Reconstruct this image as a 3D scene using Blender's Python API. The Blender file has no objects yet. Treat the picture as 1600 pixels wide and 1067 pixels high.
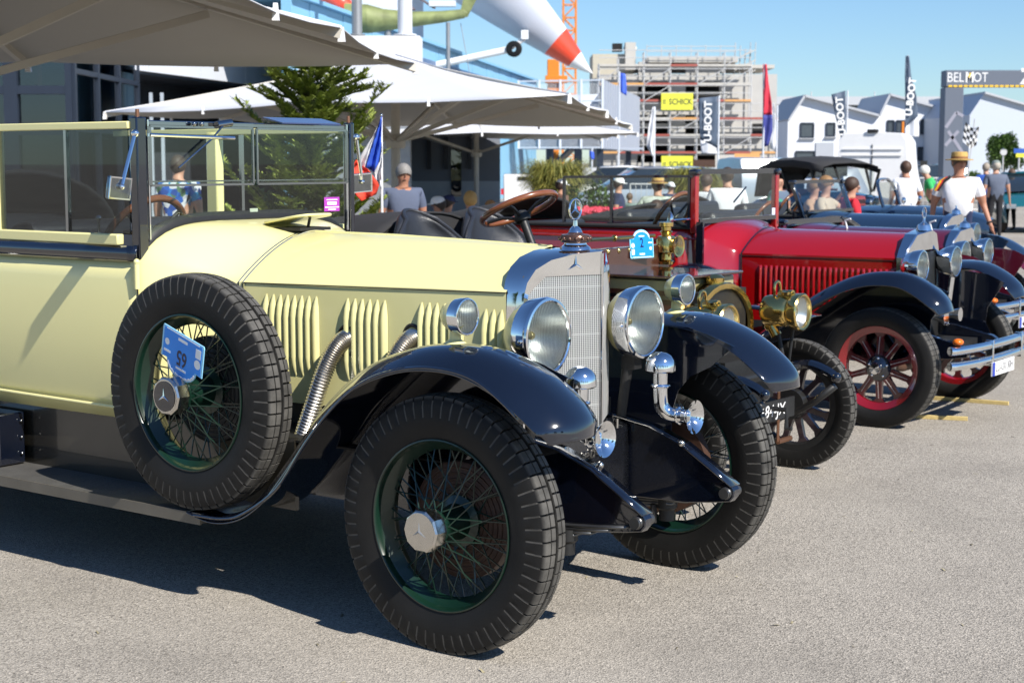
import bpy, math, random
from mathutils import Vector, Matrix
R = math.radians
random.seed(7)
S = bpy.context.scene
COL = S.collection
# ------------------------------------------------------------------ camera, sky, sun, exposure
FPX, CAMH, HOR = 2510.0, 1.626, 252.8          # focal length in photo pixels, eye height, horizon row
PITCH = math.atan((533.5 - HOR) / FPX)
cd = bpy.data.cameras.new('camera'); cam = bpy.data.objects.new('camera', cd); COL.objects.link(cam)
cam.location = (0, 0, CAMH); cam.rotation_euler = (math.pi / 2 - PITCH, 0, 0)
cd.sensor_width = 36; cd.lens = 36 * FPX / 1600; cd.clip_start = .05; cd.clip_end = 4000
cd.dof.use_dof = True; cd.dof.focus_distance = 5.7; cd.dof.aperture_fstop = 7.1
S.camera = cam
SUN = Vector((.757, -.857, 1.0)).normalized()
w = bpy.data.worlds.new('World'); S.world = w; w.use_nodes = True
nt = w.node_tree; bg = nt.nodes['Background']
sky = nt.nodes.new('ShaderNodeTexSky'); sky.sky_type = 'NISHITA'; sky.sun_disc = False
sky.sun_elevation = math.asin(SUN.z); sky.sun_rotation = math.atan2(SUN.x, SUN.y)
sky.air_density = 1.0; sky.dust_density = 0.12; sky.ozone_density = 2.6; sky.altitude = 150
tn = nt.nodes.new('ShaderNodeMix'); tn.data_type = 'RGBA'; tn.blend_type = 'MULTIPLY'; tn.inputs[0].default_value = 1; tn.inputs[7].default_value = (.74, .94, 1.17, 1)   # clear summer air: cooler than the model's pale horizon
nt.links.new(sky.outputs[0], tn.inputs[6]); nt.links.new(tn.outputs[2], bg.inputs[0]); bg.inputs[1].default_value = .0788
sl = bpy.data.lights.new('sun', 'SUN'); sl.energy = 5.0; sl.angle = R(.53); sl.color = (1, .95, .87)
so = bpy.data.objects.new('sun', sl); COL.objects.link(so); so.rotation_euler = SUN.to_track_quat('Z', 'Y').to_euler(); so.location = (20, -20, 30)
S.view_settings.view_transform = 'Standard'; S.view_settings.look = 'None'; S.view_settings.exposure = .54; S.view_settings.gamma = 1
S.render.engine = 'CYCLES'
try:
    S.cycles.use_denoising = True; S.cycles.max_bounces = 8; S.cycles.transparent_max_bounces = 16
    S.cycles.caustics_reflective = False; S.cycles.caustics_refractive = False; S.cycles.sample_clamp_indirect = 6
except Exception: pass

def at(px, py, Y):
    """world point seen at a photo pixel at ground distance Y (used to read real positions off the photograph)"""
    c, s = math.cos(PITCH), math.sin(PITCH); a = (533.5 - py) / FPX
    d = Vector(((px - 800) / FPX, c + s * a, -s + c * a))
    return Vector((0, 0, CAMH)) + d * (Y / d.y)
def gx(px, Y): return at(px, HOR, Y).x
def hz(py, Y): return at(800, py, Y).z

# ------------------------------------------------------------------ materials
M = {}
def new_mat(n):
    m = bpy.data.materials.new(n); m.use_nodes = True; t = m.node_tree
    return m, t, t.nodes['Principled BSDF']
def s2l(c):
    return tuple(((x / 255) / 12.92 if x <= 10 else (((x / 255) + .055) / 1.055) ** 2.4) for x in c)
def mat(n, col, rough=.5, metal=0., coat=0., var=.08, scale=6., bump=0., bscale=40., trans=0., spec=.5, emit=0., sheen=0., rvar=0.):
    """procedural material: base colour with soft noise variation, roughness breakup and fine relief"""
    if n in M: return M[n]
    m, t, b = new_mat(n); N = t.nodes; L = t.links
    tc = N.new('ShaderNodeTexCoord')
    nz = N.new('ShaderNodeTexNoise'); nz.inputs['Scale'].default_value = scale; nz.inputs['Detail'].default_value = 5
    L.new(tc.outputs['Object'], nz.inputs['Vector'])
    if var > 0:
        mx = N.new('ShaderNodeMix'); mx.data_type = 'RGBA'
        mx.inputs[6].default_value = (*[max(0, c * (1 - var)) for c in col], 1); mx.inputs[7].default_value = (*[min(1, c * (1 + var)) for c in col], 1)
        L.new(nz.outputs['Fac'], mx.inputs[0]); L.new(mx.outputs[2], b.inputs['Base Color'])
    else: b.inputs['Base Color'].default_value = (*col, 1)
    b.inputs['Roughness'].default_value = rough
    if rvar:
        mr = N.new('ShaderNodeMapRange'); mr.inputs[3].default_value = max(0, rough - rvar); mr.inputs[4].default_value = rough + rvar
        n2 = N.new('ShaderNodeTexNoise'); n2.inputs['Scale'].default_value = scale * 3; n2.inputs['Detail'].default_value = 6
        L.new(tc.outputs['Object'], n2.inputs['Vector']); L.new(n2.outputs['Fac'], mr.inputs[0]); L.new(mr.outputs[0], b.inputs['Roughness'])
    b.inputs['Metallic'].default_value = metal; b.inputs['Specular IOR Level'].default_value = spec
    if coat: b.inputs['Coat Weight'].default_value = coat; b.inputs['Coat Roughness'].default_value = .03; b.inputs['Coat IOR'].default_value = 1.65
    if trans: b.inputs['Transmission Weight'].default_value = trans
    if bump:
        n3 = N.new('ShaderNodeTexNoise'); n3.inputs['Scale'].default_value = bscale; n3.inputs['Detail'].default_value = 4
        bp = N.new('ShaderNodeBump'); bp.inputs['Strength'].default_value = bump; bp.inputs['Distance'].default_value = .01
        L.new(tc.outputs['Object'], n3.inputs['Vector']); L.new(n3.outputs['Fac'], bp.inputs['Height']); L.new(bp.outputs[0], b.inputs['Normal'])
    M[n] = m; return m
def glass(n, tint=(1, 1, 1), refl=1.0, rough=.0, fac=1.45):
    if n in M: return M[n]
    m = bpy.data.materials.new(n); m.use_nodes = True; t = m.node_tree; N = t.nodes; L = t.links
    N.remove(N['Principled BSDF']); o = N['Material Output']
    tr = N.new('ShaderNodeBsdfTransparent'); tr.inputs[0].default_value = (*tint, 1)
    gl = N.new('ShaderNodeBsdfGlossy'); gl.inputs['Roughness'].default_value = rough
    fr = N.new('ShaderNodeLayerWeight'); fr.inputs[0].default_value = .5; pw = N.new('ShaderNodeMath'); pw.operation = 'POWER'; pw.inputs[1].default_value = 5
    mu = N.new('ShaderNodeMath'); mu.operation = 'MULTIPLY_ADD'; mu.inputs[1].default_value = .9 * refl; mu.inputs[2].default_value = .045 * refl; mu.use_clamp = True
    mx = N.new('ShaderNodeMixShader')
    L.new(fr.outputs['Facing'], pw.inputs[0]); L.new(pw.outputs[0], mu.inputs[0]); L.new(mu.outputs[0], mx.inputs[0]); L.new(tr.outputs[0], mx.inputs[1]); L.new(gl.outputs[0], mx.inputs[2]); L.new(mx.outputs[0], o.inputs[0])
    M[n] = m; return m
CHROME = mat('chrome', (.86, .87, .88), .06, 1., var=.03, rvar=.03)
NICKEL = mat('nickel', (.62, .6, .56), .2, 1., var=.1, scale=20, rvar=.08)
BRASS = mat('brass', (.78, .56, .2), .16, 1., var=.12, scale=14, rvar=.07)
CREAM = mat('cream_paint', (.80, .745, .35), .33, coat=.5, var=.025, scale=3, rvar=.05)
BLACK = mat('black_paint', (.004, .006, .013), .1, coat=1., var=.2, scale=8, rvar=.05)
DULLBLACK = mat('dull_black', (.012, .012, .012), .5, var=.3, scale=20, rvar=.12)
GREEN = mat('green_enamel', (.004, .021, .0125), .3, coat=.25, var=.15, scale=12)
RUST = mat('brown_iron', (.06, .026, .014), .6, var=.4, scale=18, bump=.2)
WOOD = mat('varnished_wood', (.2, .065, .022), .25, coat=.6, var=.3, scale=25)
LEATHER = mat('black_leather', (.022, .024, .03), .38, var=.2, scale=12, bump=.25, bscale=160, rvar=.1)
FABRIC = mat('black_canvas', (.022, .022, .024), .85, var=.2, scale=10, bump=.2, bscale=220)
RED = mat('red_paint', (.31, .003, .004), .15, coat=1., var=.05, scale=3)
MAROON = mat('maroon_paint', (.10, .008, .022), .15, coat=1., var=.08, scale=3)
NAVY = mat('navy_paint', (.012, .028, .06), .15, coat=1., var=.1, scale=3)
WHITE = mat('white_paint', (.78, .78, .78), .4, var=.04)
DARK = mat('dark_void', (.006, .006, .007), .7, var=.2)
STEEL = mat('grey_steel', (.32, .33, .34), .45, .6, var=.12, scale=8, rvar=.1)
PANE = glass('clear_glass', (.93, .97, .95), 1.0)
RUBBER = None
def rubber():
    """black rubber; the thin moulded shoulder grooves hold pale road dust (stored per vertex)"""
    m, t, b = new_mat('tyre_rubber'); N = t.nodes; L = t.links
    a = N.new('ShaderNodeAttribute'); a.attribute_name = 'dust'
    tc = N.new('ShaderNodeTexCoord'); nz = N.new('ShaderNodeTexNoise'); nz.inputs['Scale'].default_value = 9; nz.inputs['Detail'].default_value = 6
    L.new(tc.outputs['Object'], nz.inputs['Vector'])
    m1 = N.new('ShaderNodeMix'); m1.data_type = 'RGBA'; m1.inputs[6].default_value = (.007, .007, .007, 1); m1.inputs[7].default_value = (.019, .018, .017, 1)
    L.new(nz.outputs['Fac'], m1.inputs[0])
    m2 = N.new('ShaderNodeMix'); m2.data_type = 'RGBA'; m2.inputs[7].default_value = (.22, .21, .19, 1)
    n4 = N.new('ShaderNodeTexNoise'); n4.inputs['Scale'].default_value = 14; n4.inputs['Detail'].default_value = 5; L.new(tc.outputs['Object'], n4.inputs['Vector'])
    r4 = N.new('ShaderNodeMapRange'); r4.inputs[1].default_value = .3; r4.inputs[2].default_value = .65; r4.inputs[3].default_value = .35; r4.inputs[4].default_value = 1.1; L.new(n4.outputs['Fac'], r4.inputs[0])
    mm = N.new('ShaderNodeMath'); mm.operation = 'MULTIPLY'; mm.use_clamp = True; L.new(a.outputs['Fac'], mm.inputs[0]); L.new(r4.outputs[0], mm.inputs[1]); L.new(mm.outputs[0], m2.inputs[0]); L.new(m1.outputs[2], m2.inputs[6]); L.new(m2.outputs[2], b.inputs['Base Color'])
    b.inputs['Roughness'].default_value = .55; b.inputs['Specular IOR Level'].default_value = .22
    n3 = N.new('ShaderNodeTexNoise'); n3.inputs['Scale'].default_value = 120; bp = N.new('ShaderNodeBump'); bp.inputs['Strength'].default_value = .12; bp.inputs['Distance'].default_value = .005
    L.new(tc.outputs['Object'], n3.inputs['Vector']); L.new(n3.outputs['Fac'], bp.inputs['Height']); L.new(bp.outputs[0], b.inputs['Normal'])
    return m
RUBBER = rubber()

# ------------------------------------------------------------------ mesh builder
class MB:
    def __init__(s): s.v = []; s.f = []; s.m = []; s.mi = 0
    def add(s, vs, fs, mtx=None):
        b = len(s.v)
        s.v += [tuple(mtx @ Vector(p)) if mtx else tuple(p) for p in vs]
        s.f += [tuple(b + i for i in f) for f in fs]; s.m += [s.mi] * len(fs); return s
    def box(s, c, d, rot=None, taper=1.0):
        x, y, z = d[0] / 2, d[1] / 2, d[2] / 2; t = taper
        vs = [(-x, -y, -z), (x, -y, -z), (x, y, -z), (-x, y, -z), (-x * t, -y * t, z), (x * t, -y * t, z), (x * t, y * t, z), (-x * t, y * t, z)]
        m = Matrix.Translation(c)
        if rot is not None: m = m @ (rot if isinstance(rot, Matrix) else Matrix.Rotation(rot, 4, 'Z'))
        return s.add(vs, [(0, 3, 2, 1), (4, 5, 6, 7), (0, 1, 5, 4), (1, 2, 6, 5), (2, 3, 7, 6), (3, 0, 4, 7)], m)
    def bar(s, a, b, w, h, up=(0, 0, 1)):
        a, b = Vector(a), Vector(b); d = (b - a); l = d.length; d.normalize(); u = Vector(up)
        if abs(d.dot(u)) > .98: u = Vector((1, 0, 0))
        y = u.cross(d).normalized(); z = d.cross(y)
        m = Matrix((d, y, z)).transposed().to_4x4(); m.translation = (a + b) / 2
        return s.box((0, 0, 0), (l, w, h), None) if False else s.add(*_boxv(l, w, h), m)
    def lathe(s, prof, mtx=None, n=24, closed=False, arc=2 * math.pi, off=0.):
        """profile of (radius, height) turned round the local z axis"""
        full = abs(arc - 2 * math.pi) < 1e-6; k = n if full else n + 1; p = len(prof); vs = []
        for i in range(k):
            a = off + arc * i / n; ca, sa = math.cos(a), math.sin(a)
            vs += [(r * ca, r * sa, h) for r, h in prof]
        fs = []
        for i in range(n):
            j = (i + 1) % k
            for q in range(p if closed else p - 1):
                q2 = (q + 1) % p; fs.append((i * p + q, j * p + q, j * p + q2, i * p + q2))
        return s.add(vs, fs, mtx)
    def tube(s, pts, r, n=10, closed=False, caps=True, flat=1.0):
        pts = [Vector(p) for p in pts]; k = len(pts); rs = r if isinstance(r, (list, tuple)) else [r] * k
        vs = []; prev = None
        for i, p in enumerate(pts):
            a = pts[i - 1] if (i or closed) else p; b = pts[(i + 1) % k] if (i < k - 1 or closed) else p
            d = (b - a).normalized()
            if prev is None:
                u = Vector((0, 0, 1)) if abs(d.z) < .9 else Vector((1, 0, 0)); x = u.cross(d).normalized()
            else:
                x = (prev - d * prev.dot(d)).normalized()
            prev = x; y = d.cross(x)
            vs += [p + (x * math.cos(2 * math.pi * j / n) + y * math.sin(2 * math.pi * j / n) * flat) * rs[i] for j in range(n)]
        fs = []
        for i in range(k if closed else k - 1):
            o, q = i * n, ((i + 1) % k) * n
            fs += [(o + j, o + (j + 1) % n, q + (j + 1) % n, q + j) for j in range(n)]
        if caps and not closed: fs += [tuple(range(n))[::-1], tuple(range((k - 1) * n, k * n))]
        return s.add(vs, fs)
    def loft(s, secs, closed=False, caps=False):
        n = len(secs[0]); vs = [p for q in secs for p in q]; fs = []
        for i in range(len(secs) - 1):
            for j in range(n if closed else n - 1):
                k = (j + 1) % n; fs.append((i * n + j, i * n + k, (i + 1) * n + k, (i + 1) * n + j))
        if caps: fs += [tuple(range(n))[::-1], tuple(range((len(secs) - 1) * n, len(secs) * n))]
        return s.add(vs, fs)
    def prism(s, poly, d0, d1, mtx=None):
        """polygon in local xy extruded from z=d0 to z=d1"""
        n = len(poly); vs = [(x, y, d0) for x, y in poly] + [(x, y, d1) for x, y in poly]
        return s.add(vs, [tuple(range(n))[::-1], tuple(range(n, 2 * n))] + [(i, (i + 1) % n, n + (i + 1) % n, n + i) for i in range(n)], mtx)
    def sphere(s, c, r, n=16, m=10, sc=(1, 1, 1), mtx=None):
        prof = [(r * math.sin(math.pi * i / m), -r * math.cos(math.pi * i / m)) for i in range(m + 1)]
        prof[0] = (1e-5, -r); prof[-1] = (1e-5, r)
        t = Matrix.Translation(c) @ Matrix.Diagonal((*sc, 1))
        return s.lathe(prof, (mtx @ t) if mtx else t, n)
    def torus(s, c, R0, r, mtx=None, n=32, k=10):
        prof = [(R0 + r * math.cos(2 * math.pi * i / k), r * math.sin(2 * math.pi * i / k)) for i in range(k)]
        t = Matrix.Translation(c)
        return s.lathe(prof, (t @ mtx) if mtx else t, n, closed=True)
    def mesh(s, name, mats, smooth=40):
        me = bpy.data.meshes.new(name); me.from_pydata(s.v, [], s.f)
        mats = mats if isinstance(mats, (list, tuple)) else [mats]
        for m in mats: me.materials.append(m)
        if len(mats) > 1: me.polygons.foreach_set('material_index', s.m)
        if smooth:
            me.shade_smooth(); me.set_sharp_from_angle(angle=R(smooth))
        me.update(); return me
    def build(s, name, mats, parent=None, smooth=40, bevel=0, solid=0, sub=0, fix=False, soff=0):
        me = s.mesh(name, mats, smooth)
        if fix:
            import bmesh
            bm = bmesh.new(); bm.from_mesh(me); bmesh.ops.recalc_face_normals(bm, faces=bm.faces); bm.to_mesh(me); bm.free()
        return link(me, name, parent, bevel, solid, sub, soff)
def _boxv(l, w, h):
    x, y, z = l / 2, w / 2, h / 2
    return ([(-x, -y, -z), (x, -y, -z), (x, y, -z), (-x, y, -z), (-x, -y, z), (x, -y, z), (x, y, z), (-x, y, z)],
            [(0, 3, 2, 1), (4, 5, 6, 7), (0, 1, 5, 4), (1, 2, 6, 5), (2, 3, 7, 6), (3, 0, 4, 7)])
def link(me, name, parent=None, bevel=0, solid=0, sub=0, soff=0):
    o = bpy.data.objects.new(name, me); COL.objects.link(o); o.parent = parent
    if solid: q = o.modifiers.new('solid', 'SOLIDIFY'); q.thickness = solid; q.offset = 0; q.material_offset = soff
    if sub: q = o.modifiers.new('sub', 'SUBSURF'); q.levels = q.render_levels = sub
    if bevel: q = o.modifiers.new('bevel', 'BEVEL'); q.width = bevel; q.segments = 2; q.limit_method = 'ANGLE'; q.angle_limit = R(50)
    return o
def empty(name, loc=(0, 0, 0), rz=0, parent=None, rot=None):
    o = bpy.data.objects.new(name, None); COL.objects.link(o); o.parent = parent; o.location = loc; o.rotation_euler = rot or (0, 0, rz); o.empty_display_size = .1; return o
def tag(o, label, cat, group=None):
    o['label'] = label; o['category'] = cat
    if group: o['group'] = group
    return o
def kind(o, k): o['kind'] = k; return o
def thing(name, label, cat, loc=(0, 0, 0), rz=0, group=None): return tag(empty(name, loc, rz), label, cat, group)
def copy_tree(o, parent=None):
    c = o.copy(); COL.objects.link(c); c.parent = parent
    for ch in list(o.children): copy_tree(ch, c)
    return c
def text(name, body, size, m, parent=None, mtx=None, ext=.0008, bold=0., align='CENTER', shear=0., sx=1.0):
    c = bpy.data.curves.new(name, 'FONT'); c.body = body; c.size = size; c.extrude = ext; c.offset = bold; c.align_x = align; c.align_y = 'CENTER'; c.shear = shear; c.resolution_u = 3
    t = bpy.data.objects.new(name + '_src', c); COL.objects.link(t); bpy.context.view_layer.update()
    me = bpy.data.meshes.new_from_object(t.evaluated_get(bpy.context.evaluated_depsgraph_get())); bpy.data.objects.remove(t); me.name = name
    me.materials.clear(); me.materials.append(m)
    o = link(me, name, parent); o.matrix_local = (mtx or Matrix.Identity(4)) @ Matrix.Diagonal((sx, 1, 1, 1)); kind(o, 'stuff'); return o
def frame(o, x, y):
    """4x4 with local x, y axes in the given directions and origin o"""
    x = Vector(x).normalized(); y = Vector(y); y = (y - x * y.dot(x)).normalized(); z = x.cross(y)
    m = Matrix((x, y, z)).transposed().to_4x4(); m.translation = o; return m
def axis(o, d):
    """4x4 whose local z axis points along d"""
    q = Vector(d).to_track_quat('Z', 'Y'); m = q.to_matrix().to_4x4(); m.translation = o; return m
def spline(pts, n=8):
    """Catmull-Rom through points"""
    P = [Vector(p) for p in pts]; P = [P[0] * 2 - P[1]] + P + [P[-1] * 2 - P[-2]]; out = []
    for i in range(1, len(P) - 2):
        a, b, c, d = P[i - 1:i + 3]
        for k in range(n):
            t = k / n; out.append(.5 * ((2 * b) + (c - a) * t + (2 * a - 5 * b + 4 * c - d) * t * t + (3 * b - a - 3 * c + d) * t ** 3))
    out.append(P[-2]); return out
def lerp(a, b, t): return a + (b - a) * t
def interp(xs, ys, x):
    if x <= xs[0]: return ys[0]
    for i in range(1, len(xs)):
        if x <= xs[i]: return lerp(ys[i - 1], ys[i], (x - xs[i - 1]) / (xs[i] - xs[i - 1]))
    return ys[-1]
YC = Vector((0, 1, 0)); RXm = Matrix.Rotation(R(90), 4, 'X')   # lathe axis z -> -y

# ------------------------------------------------------------------ ground
def asphalt():
    m, t, b = new_mat('worn_asphalt'); N = t.nodes; L = t.links
    tc = N.new('ShaderNodeTexCoord')
    def noise(sc, det=4, ro=.6):
        n = N.new('ShaderNodeTexNoise'); n.inputs['Scale'].default_value = sc; n.inputs['Detail'].default_value = det; n.inputs['Roughness'].default_value = ro
        L.new(tc.outputs['Object'], n.inputs['Vector']); return n
    def mix(f, a, bb, typ='MIX'):
        x = N.new('ShaderNodeMix'); x.data_type = 'RGBA'; x.blend_type = typ
        for s_, i in ((f, 0), (a, 6), (bb, 7)):
            if isinstance(s_, (int, float)): x.inputs[i].default_value = s_
            elif isinstance(s_, tuple): x.inputs[i].default_value = (*s_, 1)
            else: L.new(s_, x.inputs[i])
        return x.outputs[2]
    def ramp(s_, a, bb):
        r = N.new('ShaderNodeMapRange'); r.inputs[1].default_value = a; r.inputs[2].default_value = bb; L.new(s_, r.inputs[0]); return r.outputs[0]
    vo = N.new('ShaderNodeTexVoronoi'); vo.inputs['Scale'].default_value = 165; L.new(tc.outputs['Object'], vo.inputs['Vector'])
    v2 = N.new('ShaderNodeTexVoronoi'); v2.inputs['Scale'].default_value = 90; v2.feature = 'DISTANCE_TO_EDGE'; L.new(tc.outputs['Object'], v2.inputs['Vector'])
    sep = N.new('ShaderNodeSeparateColor'); L.new(vo.outputs['Color'], sep.inputs[0])
    stones = mix(sep.outputs[0], (.095, .086, .074), (.56, .508, .435))
    c = mix(ramp(noise(60, 3).outputs['Fac'], .35, .75), stones, (.34, .311, .268))
    c = mix(ramp(noise(1.1, 6).outputs['Fac'], .45, .75), c, mix(.45, c, (.17, .155, .135)))
    c = mix(ramp(noise(.35, 3).outputs['Fac'], .45, .75), c, mix(.5, c, (.47, .43, .37)))
    c = mix(ramp(noise(2.6, 6, .72).outputs['Fac'], .66, .74), c, mix(.55, c, (.06, .055, .05)))
    sp = N.new('ShaderNodeTexVoronoi'); sp.inputs['Scale'].default_value = .8; L.new(tc.outputs['Object'], sp.inputs['Vector'])              # oil drips
    dn_ = N.new('ShaderNodeMath'); dn_.operation = 'ADD'; L.new(sp.outputs['Distance'], dn_.inputs[0]); nn_ = noise(6, 4); sc_ = N.new('ShaderNodeMath'); sc_.operation = 'MULTIPLY'; sc_.inputs[1].default_value = .16; L.new(nn_.outputs['Fac'], sc_.inputs[0]); L.new(sc_.outputs[0], dn_.inputs[1])
    c = mix(ramp(dn_.outputs[0], .19, .11), c, mix(.7, c, (.035, .032, .03)))
    L.new(c, b.inputs['Base Color']); b.inputs['Roughness'].default_value = .88; b.inputs['Specular IOR Level'].default_value = .25
    bp = N.new('ShaderNodeBump'); bp.inputs['Strength'].default_value = .55; bp.inputs['Distance'].default_value = .006
    ad = N.new('ShaderNodeMath'); ad.operation = 'ADD'; L.new(vo.outputs['Distance'], ad.inputs[0]); L.new(noise(45, 4).outputs['Fac'], ad.inputs[1])
    L.new(ad.outputs[0], bp.inputs['Height']); L.new(bp.outputs[0], b.inputs['Normal'])
    return m
g = MB(); g.add([(-900, -300, 0), (900, -300, 0), (900, 1500, 0), (-900, 1500, 0)], [(0, 1, 2, 3)])
kind(g.build('ground', asphalt()), 'structure')
STAIN = mat('oil_stain', (.05, .045, .04), .6, var=.4, scale=20)
# ================================================================== the cream tourer in front
OUT = RXm                                                   # lathe height -> outboard (-y) of a right-hand wheel
def tyre_mesh(name, Rt, W, Rb, pitches, cols=2, gd=.011, plain=False):
    """tyre of revolution with moulded tread blocks and shoulder grooves"""
    half = [(W * .66, Rb - .004, 0), (W * .8, Rb + .004, 0), (W * .93, lerp(Rb, Rt, .22), 0), (W, lerp(Rb, Rt, .42), 0), (W * .99, lerp(Rb, Rt, .5), 0), (W * .985, lerp(Rb, Rt, .53), 2), (W * .93, lerp(Rb, Rt, .76), 2),
            (W * .84, lerp(Rb, Rt, .89), 2), (W * .76, lerp(Rb, Rt, .955), 1), (W * .74, lerp(Rb, Rt, .965), 1), (W * .46, lerp(Rb, Rt, .988), 1), (W * .44, lerp(Rb, Rt, .988) - gd * .5, 3), (W * .40, lerp(Rb, Rt, .99) - gd * .5, 3), (W * .38, lerp(Rb, Rt, .99), 1), (W * .11, Rt, 1), (W * .085, Rt - gd * .8, 0)]
    prof = half + [(-h, r, k) for h, r, k in reversed(half)]
    fr = [(0., 0), (.015, 1), (.15, 1), (.165, 0), (.58, 0)]; vs = []; du = []; n = 0
    for i in range(pitches):
        for f, gv in fr:
            for q, (h, r, k) in enumerate(prof):
                st = .35 if (h < 0 and not plain) else 0.
                a = 2 * math.pi * (i + f + (st if k else 0)) / pitches
                d = 0
                if gv and not plain:
                    d = gd if k == 1 else (.0035 if k == 2 else 0)
                vs.append((( r - d) * math.cos(a), (r - d) * math.sin(a), h)); du.append(.36 if (gv and k == 2 and not plain) else (.42 if (k == 1 and not gv) else 0.))
            n += 1
    p = len(prof); fs = []
    for i in range(n):
        j = (i + 1) % n
        fs += [(i * p + q, j * p + q, j * p + q + 1, i * p + q + 1) for q in range(p - 1)]
    m = MB(); m.add(vs, fs, OUT); me = m.mesh(name, RUBBER, 32)
    at_ = me.attributes.new('dust', 'FLOAT', 'POINT'); at_.data.foreach_set('value', du); return me
def star(m, r, t, mtx):
    """three-pointed star with a raised ridge"""
    vs = [(0, 0, t)]; ang = []
    for k in range(3):
        a = R(90 + 120 * k); vs.append((r * math.cos(a), r * math.sin(a), .0005)); b = a + R(60); vs.append((r * .16 * math.cos(b), r * .16 * math.sin(b), .0005))
    fs = [(0, 1 + i, 1 + (i + 1) % 6) for i in range(6)]
    vs += [(x, y, -.0005) for x, y, z in vs[1:]]; fs += [(1 + i, 7 + i, 7 + (i + 1) % 6, 1 + (i + 1) % 6) for i in range(6)] + [(12, 11, 10, 9, 8, 7)]
    return m.add(vs, fs, mtx)
def wire_wheel(parent, loc, capmat):
    wh = empty('wheel', loc, 0, parent)
    link(TYRE, 'tyre', wh)
    hp_ = [(.291, .055), (.2895, .0605), (.285, .0615), (.2815, .058), (.279, .045), (.274, .03), (.262, .016), (.254, .006)]; rim = MB(); rim.lathe([(r, -h) for r, h in hp_] + [(r, h) for r, h in reversed(hp_)] + [(.2, .0)][:0] + [(.291, .0)][:0], OUT, 64)
    rim.lathe([(.286, -.05), (.256, -.01), (.248, 0), (.256, .01), (.286, .05)], OUT, 64)
    rim.build('rim', GREEN, wh)
    sp = MB(); rnd = random.Random(3)
    def spoke(r0, h0, a0, r1, h1, a1):
        A = OUT @ Vector((r0 * math.cos(a0), r0 * math.sin(a0), h0)); B = OUT @ Vector((r1 * math.cos(a1), r1 * math.sin(a1), h1)); sp.tube([A, B], .0028, 5, caps=False)
    for i in range(15):
        a = 2 * math.pi * i / 15
        for s_ in (-1, 1):
            spoke(.052, .094, a, .252, .006, a + s_ * R(40)); spoke(.075, -.045, a + R(12), .252, -.006, a + R(12) + s_ * R(30))
    kind(sp.build('spokes', GREEN, wh), 'stuff')
    hb = MB(); hb.lathe([(.001, -.07), (.085, -.07), (.09, -.055), (.088, -.04), (.062, -.03), (.055, 0), (.05, .05), (.053, .085), (.064, .088), (.064, .1), (.056, .104), (.056, .112), (.001, .112)], OUT, 32); hb.build('hub', GREEN, wh)
    cp = MB(); cp.lathe([(.058, .1), (.071, .104), (.0725, .118), (.071, .152), (.066, .158), (.061, .16)], OUT, 10); cp.lathe([(.062, .16), (.03, .1615), (.0005, .162)], OUT, 30)
    c = cp.build('hub_cap', [NICKEL], wh, smooth=25)
    if capmat is not NICKEL:
        f = MB(); f.lathe([(.055, .1612), (.0555, .163), (.03, .1645), (.0005, .165)], OUT, 30); f.build('hub_badge', capmat, c)
    st = MB(); star(st, .032, .004, OUT @ Matrix.Translation((0, 0, .1655 if capmat is not NICKEL else .1622))); st.build('star', CHROME if capmat is not NICKEL else STEEL, c, smooth=0)
    dr = MB(); dr.lathe([(.001, -.05), (.19, -.05), (.2, -.056), (.2, -.1), (.001, -.1)], OUT, 40)
    for k in range(5): dr.torus((0, 0, 0), .1 + .02 * k, .004, OUT @ Matrix.Translation((0, 0, -.05)), 32, 6)
    dr.build('brake_drum', RUST if capmat is NICKEL else DULLBLACK, wh)
    return wh
TYRE = tyre_mesh('tyre', .437, .07, .287, 62)
PHI = 36.94
car = thing('touring_car', 'cream vintage touring car with black wings and a wire spare wheel on its side', 'car', (.273, 5.791, 0), R(-PHI))
UF = -.057
w1 = wire_wheel(car, (UF, -.72, .431), NICKEL)
sw = wire_wheel(car, (-1.184, -.803, .786), BLACK); sw.name = 'spare_wheel'
def wcopy(loc, flip):
    c = copy_tree(w1, car); c.location = loc; c.rotation_euler = (0, R(37), R(180) if flip else 0); return c
wcopy((UF, .72, .431), True); wcopy((-3.58, -.72, .431), False); wcopy((-3.58, .72, .431), True)
# ---- wings
CROWN = [(-1.2, .343), (-1.06, .346), (-.93, .398), (-.82, .50), (-.69, .645), (-.565, .79), (-.39, .93), (-.21, 1.003), (-.05, 1.03), (.11, 1.022), (.27, .968), (.385, .895), (.455, .825), (.47, .765)]
def wing(sgn, path, vin, vcr, vout, drop_o=.075, drop_i=.045, nose=True, flat_tail=True):
    P = spline([(a, 0, b) for a, b in path], 6); n = len(P); secs = []
    for i, p in enumerate(P):
        t = ((P[min(n - 1, i + 1)] - P[max(0, i - 1)])).normalized(); nn = Vector((-t.z, 0, t.x)); nn = nn if nn.z > 0 or t.x < .2 else -nn
        if nn.z < -.5: nn = -nn
        fr = i / (n - 1); e = 1.0; s0 = min(1, fr / .22) if flat_tail else 1.0
        if nose and fr > .8: e = max(.3, math.sqrt(max(0, 1 - ((fr - .8) / .2) ** 2)))
        row = []
        for k in range(15):
            q = k / 14; v = lerp(vin, vout, q); v = vcr + (v - vcr) * (.62 + .38 * e)
            x = (v - vcr) / ((vout - vcr) if q * (vout - vin) > (vcr - vin) else (vin - vcr)) if True else 0
            outer = abs(v - vin) > abs(vcr - vin)
            x = abs(v - vcr) / abs((vout if outer else vin) - vcr)
            d = (drop_o if outer else drop_i) * (x ** 2.3) * s0 + (1 - e) * .03 * x * x
            row.append((p.x - nn.x * d, v * sgn, p.z - nn.z * d))
        secs.append(row)
    m = MB(); m.loft(secs); return m
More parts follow.
